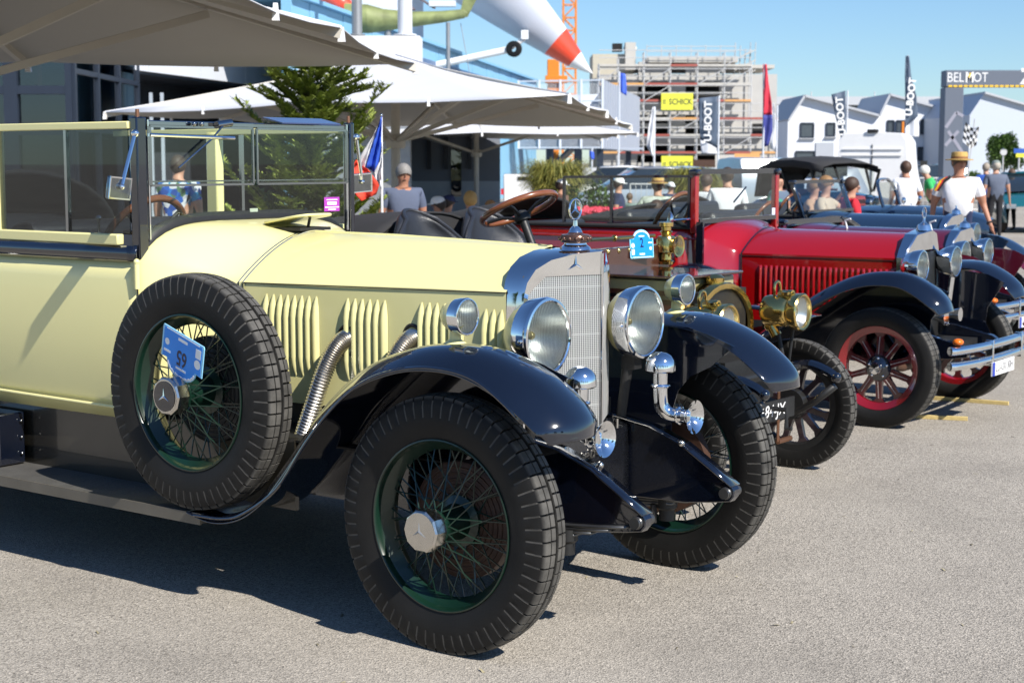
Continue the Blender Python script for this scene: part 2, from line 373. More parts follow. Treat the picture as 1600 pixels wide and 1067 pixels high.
for sgn in (1, -1):
    wg = wing(sgn, CROWN, -.545, -.725, -.872).build('front_wing', BLACK, car, solid=.007, sub=1, smooth=60, fix=True)
    bd = MB()                                                 # rolled lip
    P = spline([(-1.15, 0, .338), (-1.0, 0, .345), (-.89, 0, .378), (-.72, 0, .49), (-.575, 0, .668), (-.43, 0, .815), (-.28, 0, .912), (-.10, 0, .962), (.06, 0, .966), (.18, 0, .938), (.29, 0, .872), (.345, 0, .822)], 5)
    bd.tube([(p.x, sgn * -.868 * (1 if p.x < .3 else 1 - .02 * ((p.x - .3) / .05) ** 2), p.z) for p in P], .006, 8); bd.build('wing_bead', BLACK, wg)
    vl = MB(); poly = [(.30, .93), (.2, .845), (.11, .80), (.055, .74), (.03, .66), (.02, .5), (0, .4), (-.9, .4), (-.75, .55), (-.62, .7), (-.5, .82), (-.36, .92), (-.2, .975), (-.05, .995), (.1, .99), (.2, .965)]
    vl.prism(poly, .548, .552, Matrix(((1, 0, 0, 0), (0, 0, -sgn, 0), (0, 1, 0, 0), (0, 0, 0, 1)))); vl.build('valance', BLACK, wg)
    sp_ = MB(); sp_.sphere((.085, sgn * -.71, 1.026), .022, 16, 8, (1.2, 1, .35)); sp_.build('wing_bolt', CHROME, wg)
# rear wings
RW = [(-4.1, .42), (-4.05, .7), (-3.9, .92), (-3.6, 1.0), (-3.3, .93), (-3.1, .75), (-2.95, .5), (-2.85, .345)]
for sgn in (1, -1): wing(sgn, RW, -.6, -.74, -.87, nose=False, flat_tail=False).build('rear_wing', BLACK, car, solid=.007, smooth=60, fix=True)
# ---- running boards
for sgn in (1, -1):
    rb = MB(); rb.box((-1.99, sgn * -.715, .322), (1.72, .27, .036)); o = rb.build('running_board', mat('ribbed_rubber', (.075, .072, .066), .6, var=.35, scale=14, bump=.5, bscale=60), car, bevel=.004)
    e = MB(); e.box((-1.99, sgn * -.853, .322), (1.72, .008, .042)); e.build('edge_trim', mat('dull_alloy', (.16, .145, .12), .5, .5, var=.3), o)
    sl_ = MB(); sl_.box((-2.2, sgn * -.585, .475), (2.6, .02, .27)); sl_.build('sill_panel', mat('sill_enamel', (.018, .016, .012), .28, coat=.5, var=.5, scale=7), car)
bx = MB(); bx.box((-2.62, -.68, .455), (.26, .13, .22)); b = bx.build('tool_box', BLACK, car, bevel=.006)
for z in (.39, .46, .53):
    rv = MB(); rv.sphere((-2.478, -.64, z), .006, 10, 6); rv.build('rivet', NICKEL, b)
# ---- hood, cowl and body
def hsec(u, hw, zb, zc, zr, n=13, ex=1.8, bulge=0.):
    pts = [(u, -hw - bulge * .2, zb), (u, -hw - bulge, lerp(zb, zc, .5)), (u, -hw, zc)]
    for i in range(1, 2 * n): s_ = -1 + i / n; pts.append((u, s_ * hw, zc + (zr - zc) * (1 - abs(s_) ** ex)))
    return pts + [(u, hw, zc), (u, hw + bulge, lerp(zb, zc, .5)), (u, hw + bulge * .2, zb)]
hood = MB(); st = [(-.155, .283, 1.168, 1.318), (-.5, .318, 1.168, 1.33), (-.9, .358, 1.163, 1.338), (-1.35, .405, 1.158, 1.342)]
hood.loft([hsec(u, interp([-1.35, -.9, -.5, -.155], [.405, .358, .318, .283], u), .70, interp([-1.35, -.9, -.5, -.155], [1.158, 1.163, 1.168, 1.168], u), interp([-1.35, -.9, -.5, -.155], [1.342, 1.338, 1.33, 1.318], u)) for u in [-.155 - 1.195 * k / 30 for k in range(31)]]); hd = hood.build('hood', CREAM, car, smooth=24, fix=True)
cut = MB(); cut.bar((-.155, -.2855, 1.1655), (-1.35, -.4075, 1.1555), .003, .0035); cut.bar((-.155, .2855, 1.1655), (-1.35, .4075, 1.1555), .003, .0035); cut.build('hinge_line', DULLBLACK, hd)
hg = MB(); hg.tube([(-.16, 0, 1.318), (-.9, 0, 1.338), (-1.35, 0, 1.342)], .005, 8); hg.build('centre_hinge', CREAM, hd)
def hw_at(u): return interp([-1.35, -.9, -.5, -.155], [.405, .358, .318, .283], u)
lm = MB()                                                    # one pressed louvre: a half-cylinder hood open to the rear
secs = []
for z, rr in ((-.155, .001), (-.14, .35), (-.115, .75), (-.08, 1), (.08, 1), (.115, .75), (.14, .35), (.155, .001)):
    secs.append([(.0 + (.011 - .024 * k / 6) * (.25 + .75 * rr), -.014 * rr * math.sin(math.pi * min(1, (k / 6) * .62)) ** .8 if k else 0, z) for k in range(7)])
lm.loft(secs); LOUV = lm.mesh('louvre', CREAM, 50)
lv_u = [-1.235 + .0345 * i for i in range(8)] + [-.845 + .034 * i for i in range(6)] + [-.51 + .0335 * i for i in range(6)] + [-.235 + .033 * i for i in range(3)]
for sgn in (-1, 1):
    for u in lv_u:
        o = link(LOUV, 'louvre', hd); zt = 1.112 if u < -.3 else 1.10
        o.location = (u, sgn * (hw_at(u) + .0025), zt - .15); o.scale = (1, -sgn, 1); o.rotation_euler = (0, 0, math.atan((.405 - .283) / 1.195) * -sgn)
strip = MB()
for q in (0, .02):
    pts = hsec(-1.352 - q, .409 + q * .2, .9, 1.158, 1.346); strip.tube([Vector(p) for p in pts], .004, 6)
strip.build('cowl_beading', CHROME, car)
def csec(t):
    u = lerp(-1.345, -1.74, t); k = t * t * (3 - 2 * t)
    hw = lerp(.408, .642, k); return hsec(u, hw, lerp(.70, .63, t), lerp(1.158, 1.235, k), lerp(1.344, 1.385, k), ex=lerp(1.8, 5.2, k))
cw = MB(); cw.loft([csec(t / 24) for t in range(25)]); co = cw.build('cowl', CREAM, car, smooth=50, fix=True)
dk = MB(); d0 = [Vector(p) for p in csec(.9)][2:-2]; d1 = [Vector(p) for p in csec(.99)][2:-2]; dk.loft([[(p.x, p.y * 1.004, p.z + .003) for p in d0], [(p.x, p.y * .99, p.z + .034) for p in d1], [(p.x - .02, p.y * .98, p.z + .03) for p in d1]]); dk.build('screen_base_strip', DULLBLACK, co, solid=.004)
fl = MB(); fl.prism([(.13 * math.copysign(abs(math.cos(a)) ** .5, math.cos(a)), .105 * math.copysign(abs(math.sin(a)) ** .5, math.sin(a))) for a in [2 * math.pi * k / 32 for k in range(32)]], -.005, .005, Matrix.Rotation(R(-9), 4, 'Y')); f = fl.build('vent_flap', CREAM, car, bevel=.003); f.location = (-1.45, 0, 1.392)
fs_ = MB(); fs_.tube([(-1.40, .0, 1.335), (-1.38, .0, 1.4)], .006, 8); fs_.box((-1.45, 0, 1.352), (.2, .18, .012)); fs_.build('vent_strut', DULLBLACK, f); [setattr(c, 'location', (1.45, 0, -1.392)) for c in f.children]
# body tub from the screen to the tail
def bsec(u, hw, zb, zt, tum=.0):
    out = []
    for q in range(9):
        t = q / 8; z = lerp(zb, zt, t); b_ = hw + .018 * math.sin(math.pi * t) - .03 * (1 - t) ** 3 - tum * t * t; out.append((u, -b_, z))
    return out
for sgn in (1, -1):
    bm_ = MB(); us = [-1.70, -1.75, -2.0, -2.4, -2.8, -3.2, -3.6, -3.9, -4.15, -4.25]; hs = [.633, .638, .648, .655, .655, .65, .63, .58, .48, .0]
    bm_.loft([[(x, y * sgn, z) for x, y, z in bsec(u, h_, .60, 1.24)] for u, h_ in zip(us, hs)]); bd_ = bm_.build('body_side', CREAM, car, solid=.006, smooth=50, fix=True)
    mo = MB(); mo.tube([(u, -sgn * (h_ + .004), .645 + .004 * i) for i, (u, h_) in enumerate(zip(us[1:8], hs[1:8]))], .007, 8); mo.build('lower_moulding', CREAM, bd_)
    be = MB(); be.loft([[(u, -sgn * (h_ + .008), 1.236), (u, -sgn * (h_ + .012), 1.265), (u, -sgn * (h_ + .008), 1.297)] for u, h_ in zip(us[:-1], hs[:-1])]); be.build('belt_band', BLACK, bd_, solid=.012)
    ra = MB(); ra.box((-2.65, -sgn * .645, 1.32), (1.72, .035, .044)); ra.build('door_rail', CREAM, bd_, bevel=.006)
    tp = MB(); tp.box((-2.55, -sgn * .625, 1.768), (1.62, .03, .03)); tp.build('window_rail', CREAM, car, bevel=.004)
    for u in ((-2.13,) if sgn > 0 else (-2.44,)):
        pl_ = MB(); pl_.box((u, -sgn * .63, 1.548), (.016, .018, .41)); pl_.build('window_divider', mat('dark_chrome', (.35, .36, .37), .12, 1., var=.1), car)
    if sgn > 0:
        gp = MB(); gp.box((-2.22, -.628, 1.548), (.94, .005, .41)); gp.build('side_window', glass('side_glass', (.5, .55, .56), 1.5), car)
    pp = MB(); pp.box((-2.62, -sgn * .625, 1.55), (.075, .05, .43)); pp.build('door_pillar', CREAM, car, bevel=.008)
hn = MB(); hn.tube([(-1.69, -.652, 1.13), (-1.69, -.652, 1.232)], .011, 10); hn.sphere((-1.69, -.652, 1.236), .013, 10, 6); hn.build('door_hinge', CREAM, car)
gapm = MB(); gapm.bar((-1.693, -.6405, .64), (-1.693, -.648, 1.14), .0035, .004); gapm.build('door_gap', DULLBLACK, car)
# interior
it = MB(); it.box((-2.9, 0, .66), (2.3, 1.1, .1)); it.box((-1.78, 0, 1.05), (.03, 1.16, .46)); it.build('floor', DULLBLACK, car)
da = MB(); da.box((-1.80, 0, 1.27), (.03, 1.14, .12)); da.box((-1.82, -.45, 1.345), (.08, .26, .018)); da.build('dashboard', mat('red_wood', (.1, .03, .02), .3, coat=.5, var=.3, scale=20), car, bevel=.005)
for u in (-2.55, -3.5):
    sb = MB(); sb.box((u + .25, 0, .92), (.5, 1.1, .22)); sb.box((u - .02, 0, 1.16), (.16, 1.1, .42), Matrix.Rotation(R(-10), 4, 'Y')); sb.build('seat', LEATHER, car, bevel=.05)
tn = MB(); tn.loft([[(-3.3 - .5 * t, .56 * math.cos(a) * (1 - .1 * t), 1.3 + .28 * math.sin(a) * (1 - .25 * t)) for a in [math.pi * k / 12 for k in range(13)]] for t in (0, .3, .6, 1, 1.4, 1.8)]); tn.build('folded_top', FABRIC, car, solid=.02)
sc_, sa = Vector((-2.03, -.33, 1.30)), Vector((-.82, 0, .5)).normalized()
swm = MB(); swm.torus((0, 0, 0), .205, .0155, axis(sc_, sa), 48, 12); swo = swm.build('steering_wheel', WOOD, car)
s2 = MB()
for k in range(4):
    a = R(45 + 90 * k); A = axis(sc_, sa); s2.tube([A @ Vector((0, 0, -.02)), A @ Vector((.1 * math.cos(a), .1 * math.sin(a), -.015)), A @ Vector((.2 * math.cos(a), .2 * math.sin(a), 0))], .009, 8)
s2.tube([sc_, sc_ - sa * .75], .022, 12); s2.build('steering_column', DULLBLACK, swo)
lv = MB(); lv.tube([(-1.98, -.6, 1.34), (-1.98, -.6, 1.4)], .006, 8); lv.sphere((-1.98, -.6, 1.4), .012); lv.build('control_lever', CHROME, car)
# ---- windscreen
WU = -1.72
for sgn, wd in ((-1, .05), (1, .03)):
    po = MB(); po.box((WU, sgn * .605, 1.52), (.045, wd, .56)); p_ = po.build('screen_post', BLACK, car, bevel=.006)
    fi = MB(); fi.lathe([(.001, .02), (.008, .02), (.009, 0), (.009, -.02)], Matrix.Translation((WU, sgn * .605, 1.81)), 10); fi.build('post_pin', mat('copper_pin', (.3, .15, .09), .4, .8), p_)
    ch = MB(); ch.bar((WU + .02, sgn * .572, 1.32), (WU + .02, sgn * .572, 1.79), .006, .006); ch.build('post_trim', CHROME, p_)
tr = MB(); CF = mat('dark_chrome', (.35, .36, .37), .12, 1., var=.1); tr.box((WU, 0, 1.777), (.026, 1.16, .022)); tr.build('screen_top_rail', CF, car, bevel=.004)
CF = mat('dark_chrome', (.35, .36, .37), .12, 1., var=.1)
for sgn in (-1, 1):
    pf = empty('upper_pane', (WU + .012, 0, 0), 0, car)
    y0, y1, z0, z1 = sgn * .012, sgn * .565, 1.532, 1.764; fr = MB()
    for a, b in (((y0, z0), (y1, z0)), ((y1, z0), (y1, z1)), ((y1, z1), (y0, z1)), ((y0, z1), (y0, z0))): fr.bar((.012, a[0], a[1]), (.012, b[0], b[1]), .009, .009)
    fr.build('pane_frame', CF, pf); gl = MB(); gl.box((.012, (y0 + y1) / 2, (z0 + z1) / 2), (.004, .54, .222)); gl.build('glass', PANE, pf)
lo = MB(); zs = [(-.575, 1.305), (-.5, 1.345), (-.35, 1.372), (-.15, 1.385), (.15, 1.385), (.35, 1.372), (.5, 1.345), (.575, 1.305)]
lo.prism([(y, z) for y, z in zs] + [(.575, 1.545), (-.575, 1.545)], -.002, .002, Matrix(((0, 0, 1, WU), (1, 0, 0, 0), (0, 1, 0, 0), (0, 0, 0, 1)))); lp = lo.build('lower_pane', PANE, car, smooth=0)
lr = MB(); lr.bar((WU, -.575, 1.547), (WU, .575, 1.547), .006, .006); lr.build('pane_edge', CF, lp)
wp = MB(); wp.tube([(WU + .04, -.19, 1.775), (WU + .05, -.26, 1.72), (WU + .045, -.44, 1.60)], .004, 6); wp.tube([(WU + .03, -.22, 1.775), (WU + .03, -.14, 1.785)], .016, 10); wp.sphere((WU + .03, -.3, 1.777), .011); wp.sphere((WU + .03, -.34, 1.777), .011); wp.build('wiper', CF, car)
ar = MB(); ar.tube([(WU + .03, -.57, 1.73), (WU + .06, -.15, 1.722)], .008, 8); ar.build('screen_stay', CHROME, car)
vi = MB(); vi.box((WU + .04, .27, 1.80), (.12, .36, .005), Matrix.Rotation(R(12), 4, 'Y')); vi.build('sun_visor', mat('blue_visor', (.05, .07, .16), .1, var=.05), car)
stk = MB(); stk.box((WU + .005, .485, 1.437), (.002, .098, .063)); stk_o = stk.build('sticker', mat('magenta', (.38, .05, .42), .5, var=.05), car)
stl = MB()
for z, wd, hh in ((1.457, .07, .004), (1.441, .06, .014), (1.424, .09, .005), (1.414, .05, .005)): stl.box((WU + .0065, .485, z), (.001, wd, hh))
stl.build('sticker_print', WHITE, stk_o)
tx = MB(); tx.box((WU - .01, .02, 1.41), (.004, .045, .038)); tx.build('tax_disc', mat('paper', (.5, .52, .45), .7), car)
for sgn in (-1, 1):
    rm = empty('wing_mirror', (0, 0, 0), 0, car); b0 = Vector((WU + .02, sgn * .635, 1.735)); b1 = Vector((-1.655, -.745, 1.53)) if sgn < 0 else Vector((-1.70, .672, 1.535))
    a_ = MB(); a_.tube([b0, b1], .0075, 8); a_.sphere(b0, .016); a_.tube([b0, b0 + Vector((-.02, -sgn * .04, 0))], .012, 8); a_.sphere(b1, .012); a_.build('mirror_arm', CHROME, rm)
    h_ = MB(); h_.box((0, 0, 0), (.016, .15 if sgn < 0 else .11, .088)); ho = h_.build('mirror_head', mat('mirror_back', (.25, .27, .28), .1, 1., var=.3, scale=20), rm, bevel=.006); ho.location = b1 + Vector((-.014, sgn * .005, -.005)); ho.rotation_euler = (R(4 * sgn), R(6), R(-18 * sgn))
    f_ = MB(); wm_ = .15 if sgn < 0 else .11; f_.box((.009, 0, .04), (.004, wm_, .006)); f_.box((.009, 0, -.04), (.004, wm_, .006)); f_.box((.009, wm_ / 2 - .003, 0), (.004, .006, .08)); f_.box((.009, -wm_ / 2 + .003, 0), (.004, .006, .08)); f_.build('mirror_rim', CHROME, ho)
# ---- radiator
RAD = empty('radiator', (0, 0, 0), 0, car)
ofl = [(.278, .655), (.278, .9), (.278, 1.10), (.276, 1.155), (.264, 1.205), (.235, 1.25), (.18, 1.283), (.095, 1.303), (0, 1.31)]
gfl = [(.258, .675), (.258, .9), (.258, 1.10), (.258, 1.155), (.236, 1.184), (.196, 1.222), (.14, 1.223), (.07, 1.224), (0, 1.224)]
def uf(v): return .062 - abs(v) / .278 * .148
def full(pl): return [(-v, z) for v, z in pl] + [(v, z) for v, z in reversed(pl[:-1])]
sh = MB(); O_, G_ = full(ofl), full(gfl)
def exp_(pl, s_): return [(v * s_, .98 + (z - .98) * s_) for v, z in pl]
sh.loft([[(-.17, v, z) for v, z in exp_(O_, 1.014)], [(-.115, v, z) for v, z in exp_(O_, 1.014)], [(uf(v) - .012, v, z) for v, z in exp_(O_, 1.005)], [(uf(v), v, z) for v, z in exp_(O_, .992)], [(uf(v) - .002, v, z) for v, z in G_], [(uf(v) - .018, v, z) for v, z in G_]])
sh.build('radiator_shell', mat('polished_nickel', (.9, .9, .89), .07, 1., var=.06, scale=10, rvar=.05), RAD, smooth=30, fix=True)
gr = MB(); N_ = 39
def ztop(v): return interp([0, .196, .236, .258], [1.224, 1.222, 1.184, 1.155], abs(v))
for sgn in (-1, 1):
    dirv = Vector((-.148, sgn * .278, 0)).normalized()
    for i in range(N_):
        v = sgn * (.004 + i * .0066); big = i in (14,)
        gr.bar((uf(v) - .006, v, .672), (uf(v) - .006, v, ztop(v)), .0036 if big else .0017, .003, up=dirv)
    z = .675; j = 0
    while z < 1.222:
        vm = .258 if z < 1.155 else interp([1.155, 1.184, 1.222], [.258, .236, .196], z)
        gr.bar((uf(0) - .006, 0, z), (uf(vm) - .006, sgn * vm, z), .003, .0042 if j % 13 == 12 else .0017); z += .0066; j += 1
kind(gr.build('grille_mesh', mat('grille_wire', (.78, .78, .76), .35, .7, var=.05), RAD, smooth=0), 'stuff')
bk = MB(); bk.loft([[(uf(v) - .022, v, .67) for v in (-.26, 0, .26)], [(uf(v) - .022, v, 1.226) for v in (-.26, 0, .26)]]); bk.build('radiator_core', mat('core_black', (.03, .03, .03), .7), RAD)
pr_ = MB(); pr_.tube([(.0635, 0, .665), (.0635, 0, 1.30)], .0055, 8); pr_.build('prow_strip', CHROME, RAD)
for sgn in (-1, 1):
    stm = MB(); c = Vector((uf(.095) + .0035, sgn * .095, 1.262)); xd = Vector((.148, -sgn * -.278 * -1, 0)) if False else Vector((.148, sgn * -.278, 0))
    mm = frame(c, (xd if sgn < 0 else -xd), (0, 0, 1)); star(stm, .035, .007, mm); stm.build('radiator_star', CHROME, RAD, smooth=0)
MC = (-.055, 0, 0); cap = MB()
cap.lathe([(.06, 1.30), (.055, 1.318), (.042, 1.328), (.04, 1.338)], Matrix.Translation(MC), 28); co2 = cap.build('filler_neck', CHROME, RAD)
kn = MB(); prof = [(.03, 1.334), (.05, 1.336), (.056, 1.345), (.056, 1.356), (.05, 1.364), (.03, 1.367), (.022, 1.375)]
kn.lathe(prof, Matrix.Translation(MC), 28)
for k in range(14):
    a = 2 * math.pi * k / 14; kn.sphere((MC[0] + .055 * math.cos(a), .055 * math.sin(a), 1.35), .008, 8, 6)
kn.tube([(-.055, .05, 1.35), (-.055, .1, 1.353)], .005, 6); kn.build('filler_cap', mat('brown_bakelite', (.13, .07, .05), .22, .55, var=.25, scale=30), RAD)
ms = MB(); ms.lathe([(.026, 1.372), (.02, 1.385), (.009, 1.395), (.008, 1.415)], Matrix.Translation(MC), 20); c = Vector((-.055, 0, 1.455))
ms.torus((0, 0, 0), .037, .0035, axis(c, (1, 0, 0)), 36, 8); mm = frame(c, (0, 1, 0), (0, 0, 1)); star(ms, .036, .006, mm); star(ms, .036, -.006, mm); ms.build('star_mascot', CHROME, RAD, smooth=25)
# ---- lamps
def lens_mat(n, sc, tint=(.93, .95, .93)):
    m = glass(n, tint, 1.3); t = m.node_tree; N = t.nodes; L = t.links; gl = [x for x in N if x.type == 'BSDF_GLOSSY'][0]; gl.inputs['Roughness'].default_value = .03
    tc = N.new('ShaderNodeTexCoord'); wv = N.new('ShaderNodeTexWave'); wv.bands_direction = 'Y'; wv.inputs['Scale'].default_value = sc; wv.inputs['Distortion'].default_value = .6
    tr = [x for x in N if x.type == 'BSDF_TRANSPARENT'][0]; mx = N.new('ShaderNodeMix'); mx.data_type = 'RGBA'; mx.inputs[6].default_value = (*[c * .62 for c in tint], 1); mx.inputs[7].default_value = (*tint, 1)
    L.new(wv.outputs[0], mx.inputs[0]); L.new(mx.outputs[2], tr.inputs[0])
    bp = N.new('ShaderNodeBump'); bp.inputs['Strength'].default_value = .4; bp.inputs['Distance'].default_value = .004
    L.new(tc.outputs['Object'], wv.inputs['Vector']); L.new(wv.outputs[0], bp.inputs['Height']); L.new(bp.outputs[0], gl.inputs['Normal']); return m
LENSM = lens_mat('lamp_lens', 38); REFL = mat('lamp_reflector', (.93, .94, .94), .3, 1., var=.02)
def lamp(parent, name, c, r, depth, d=(1, 0, 0), shell=CREAM, rimm=CHROME, split=.45, lens=None):
    """bowl lamp; local z is the beam direction"""
    e = empty(name, (0, 0, 0), 0, parent); A = axis(c, d) @ Matrix.Rotation(R(90), 4, 'Z'); e.matrix_local = A
    prof = [(.001, -depth), (r * .25, -depth * .98), (r * .55, -depth * .86), (r * .8, -depth * .62), (r * .93, -depth * .38)]
    s_ = MB(); s_.lathe(prof, None, 36); s_.build('lamp_bowl', shell, e)
    q = MB(); q.lathe([(r * .925, -depth * .4), (r * .98, -depth * .2), (r * 1.0, -depth * .05), (r * 1.0, 0), (r * .97, r * .06), (r * .91, r * .075), (r * .875, r * .05), (r * .87, 0)], None, 44); q.build('lamp_rim', rimm, e)
    f = MB(); f.lathe([(.005, -depth * .8), (r * .35, -depth * .72), (r * .65, -depth * .5), (r * .87, -.002)], None, 36); f.build('reflector', REFL, e)
    b = MB(); b.sphere((0, 0, -depth * .45), r * .11); b.tube([(0, 0, -depth * .8), (0, 0, -depth * .45)], r * .07, 8); b.build('bulb', mat('bulb', (.5, .42, .2), .1, .3), e)
    l = MB(); l.lathe([(r * .875, .0), (r * .85, r * .03), (r * .6, r * .075), (r * .3, r * .1), (.001, r * .108)], None, 40); l.lathe([(r * .875, -.003), (r * .6, r * .05), (.001, r * .085)], None, 40); l.build('lens', lens or LENSM, e)
    return e
for sgn in (-1, 1):
    L_ = lamp(car, 'headlamp', (.045, sgn * .312, 1.025), .139, .155)
    kb = MB(); kb.box((.03, sgn * .312 - .136, 1.02), (.03, .012, .04)); kb.sphere((.035, sgn * .312 - .144, 1.02), .008); kb.build('lamp_clasp', CHROME, car)
    sm = MB(); sm.tube([(-.02, sgn * .312, .9), (-.03, sgn * .3, .78), (-.05, sgn * .29, .6)], [.024, .02, .02], 10); sm.box((-.01, sgn * .312, .872), (.06, .05, .05)); sm.build('lamp_stalk', DULLBLACK, car)
    lamp(car, 'side_lamp', (-.0, sgn * .70, 1.122), .0625, .1)
    pd = MB(); pd.lathe([(.045, 1.022), (.042, 1.03), (.02, 1.045), (.018, 1.075), (.03, 1.09)], Matrix.Translation((-.05, sgn * .70, 0)), 20); pd.build('side_lamp_pedestal', CREAM, car)
# ---- trumpet horns
for sgn in (-1, 1):
    hn = empty('horn', (0, 0, 0), 0, car); v = sgn * .298
    t = MB(); t.tube(spline([(.15, sgn * .262, .86), (.15, sgn * .264, .76), (.158, sgn * .27, .715), (.185, sgn * .285, .693), (.235, v, .69)], 5), .028, 16); t.torus((.15, sgn * .263, .80), .03, .007, None, 20, 8); t.torus((0, 0, 0), .03, .006, axis((.215, v, .69), (1, 0, 0)), 20, 8); t.build('horn_pipe', CHROME, hn)
    b = MB(); b.lathe([(.028, 0), (.031, .02), (.042, .04), (.061, .052), (.063, .056), (.058, .053), (.036, .035), (.024, .015), (.02, -.02), (.001, -.021)], axis((.225, v, .69), (1, 0, 0)), 32); b.build('horn_bell', CHROME, hn)
    d = MB(); d.lathe([(.001, .055), (.02, .053), (.04, .042), (.053, .024), (.057, .004), (.057, -.014), (.05, -.02), (.03, -.024), (.001, -.024)], Matrix.Translation((.15, sgn * .262, .872)), 32); d.build('horn_dome', CHROME, hn)
# ---- chassis front
for sgn in (-1, 1):
    di = MB(); poly = [(.458, .44), (.44, .462), (.36, .508), (.24, .582), (.1, .635), (-.05, .66), (-.3, .68), (-.6, .68), (-.6, .42), (-.3, .38), (0, .362), (.25, .368), (.38, .385), (.44, .395), (.456, .415)]
    di.prism(poly, -.022, .022, Matrix(((1, 0, 0, 0), (0, 0, -1, sgn * .30), (0, 1, 0, 0), (0, 0, 0, 1)))); dd = di.build('dumb_iron', BLACK, car, bevel=.004)
    b = MB(); b.tube([(.43, sgn * .30 - .05, .428), (.43, sgn * .30 + .05, .428)], .02, 16); b.torus((0, 0, 0), .019, .004, axis((.43, sgn * .30 - .035, .428), (0, 1, 0)), 16, 6); b.build('shackle_bolt', mat('greasy_steel', (.12, .12, .12), .35, .8, var=.3, scale=20), dd)
    fg = MB(); tp_ = [(.45, .452), (.36, .511), (.24, .585), (.1, .638), (-.05, .663), (-.3, .683)]; fg.loft([[(x, sgn * .30 - .034, z + .001), (x, sgn * .30 + .034, z + .001)] for x, z in tp_]); fg.build('top_flange', BLACK, dd, solid=.006)
    b2 = MB(); b2.sphere((.24, sgn * .27, .592), .013); b2.build('apron_bolt', NICKEL, dd)
    b3 = MB(); b3.tube([(.03, sgn * .15, .645), (.03, sgn * .15, .68)], .009, 8); b3.build('apron_nut', NICKEL, dd)
    for k in range(5):
        lf = MB(); L0 = .40 - .07 * k; lf.loft([[(UF + x, sgn * .32 - .025, .375 - .011 * k + .04 * (x / .5) ** 2), (UF + x, sgn * .32 + .025, .375 - .011 * k + .04 * (x / .5) ** 2)] for x in [-L0 - .1 + (2 * L0 + .15) * j / 8 for j in range(9)]]); lf.build('spring_leaf', M['greasy_steel'], car, solid=.009)
    ub = MB(); ub.lathe([(.001, .03), (.04, .03), (.04, -.01), (.03, -.02), (.03, -.06), (.001, -.06)], Matrix.Translation((UF + .2, sgn * .33, .34)), 14); ub.tube([(UF + .16, sgn * .30, .34), (UF + .16, sgn * .30, .27)], .013, 8); ub.build('shock_absorber', DULLBLACK, car)
ap = MB(); secs = [[(.0 + .035 * (1 - abs(s_)), s_ * .28, z) for s_ in [-1 + k / 6 for k in range(13)]] for z in (.362, .4, .5, .6, .635)]
secs += [[(-.06 + .02 * (1 - abs(s_)), s_ * .28, .662) for s_ in [-1 + k / 6 for k in range(13)]]]
ap.loft(secs); ap.build('front_apron', mat('spattered_black', (.008, .009, .012), .26, coat=.8, var=.6, scale=60, rvar=.1), car, solid=.006, smooth=50, fix=True)
sc2 = text('script_badge', 'Mercedes', .07, NICKEL, car, frame((.036, -.09, .565), (.12, 1, .25), (0, -.25, 1)), ext=.002, shear=.35)
ax = MB(); ax.tube(spline([(UF, -.66, .431), (UF, -.52, .40), (UF, -.35, .335), (UF, 0, .32), (UF, .35, .335), (UF, .52, .40), (UF, .66, .431)], 4), .03, 10); ax.tube([(UF - .15, -.6, .38), (UF - .15, .6, .38)], .014, 8); ax.build('front_axle', DULLBLACK, car)
for sgn in (-1, 1):
    sa_ = MB(); sa_.box((-.96, sgn * .447, .60), (1.92, .285, .008)); sa_.build('wing_apron', DULLBLACK, car)  # flat apron, widened to block light leaking to the ground under the car
un = MB(); un.box((-.7, 0, .56), (1.2, .62, .34)); un.box((-2.6, 0, .47), (2.9, .9, .26)); un.build('chassis', DULLBLACK, car)
tr_ = MB(); tr_.box((-.95, -.43, .50), (.5, .03, .2)); tr_.build('splash_plate', RUST, car)
# ---- exhaust hoses
for u0, zt, ub in ((-.855, .955, -1.0), (-.555, .975, -.68)):
    ex = empty('exhaust_hose', (0, 0, 0), 0, car); v0 = -hw_at(u0)
    P = spline([(u0 - .0, v0 + .06, zt + .01), (u0 - .005, v0 - .03, zt - .005), (u0 - .04, v0 - .075, zt - .1), (lerp(u0, ub, .6), v0 - .1, zt - .25), (ub, v0 - .11, zt - .4)], 26); rs = [.033 + (.0032 if i % 2 else -.0032) for i in range(len(P))]
    t = MB(); t.tube(P, rs, 18); t.build('hose', mat('flexible_steel', (.62, .58, .52), .3, 1., var=.25, scale=10), ex, smooth=80)
    c = MB(); c.lathe([(.046, -.004), (.052, 0), (.046, .004), (.04, .002), (.04, -.03)], axis((u0, v0 - .003, zt), (0, -1, 0)) @ Matrix.Diagonal((1, 1.2, 1, 1)), 24); c.build('hose_port', DULLBLACK, ex)
    d = MB(); d.lathe([(.001, -.004), (.046, -.004)], axis((u0, v0 - .001, zt), (0, -1, 0)) @ Matrix.Diagonal((1, 1.2, 1, 1)), 24); d.build('port_shadow_disc', DARK, ex)
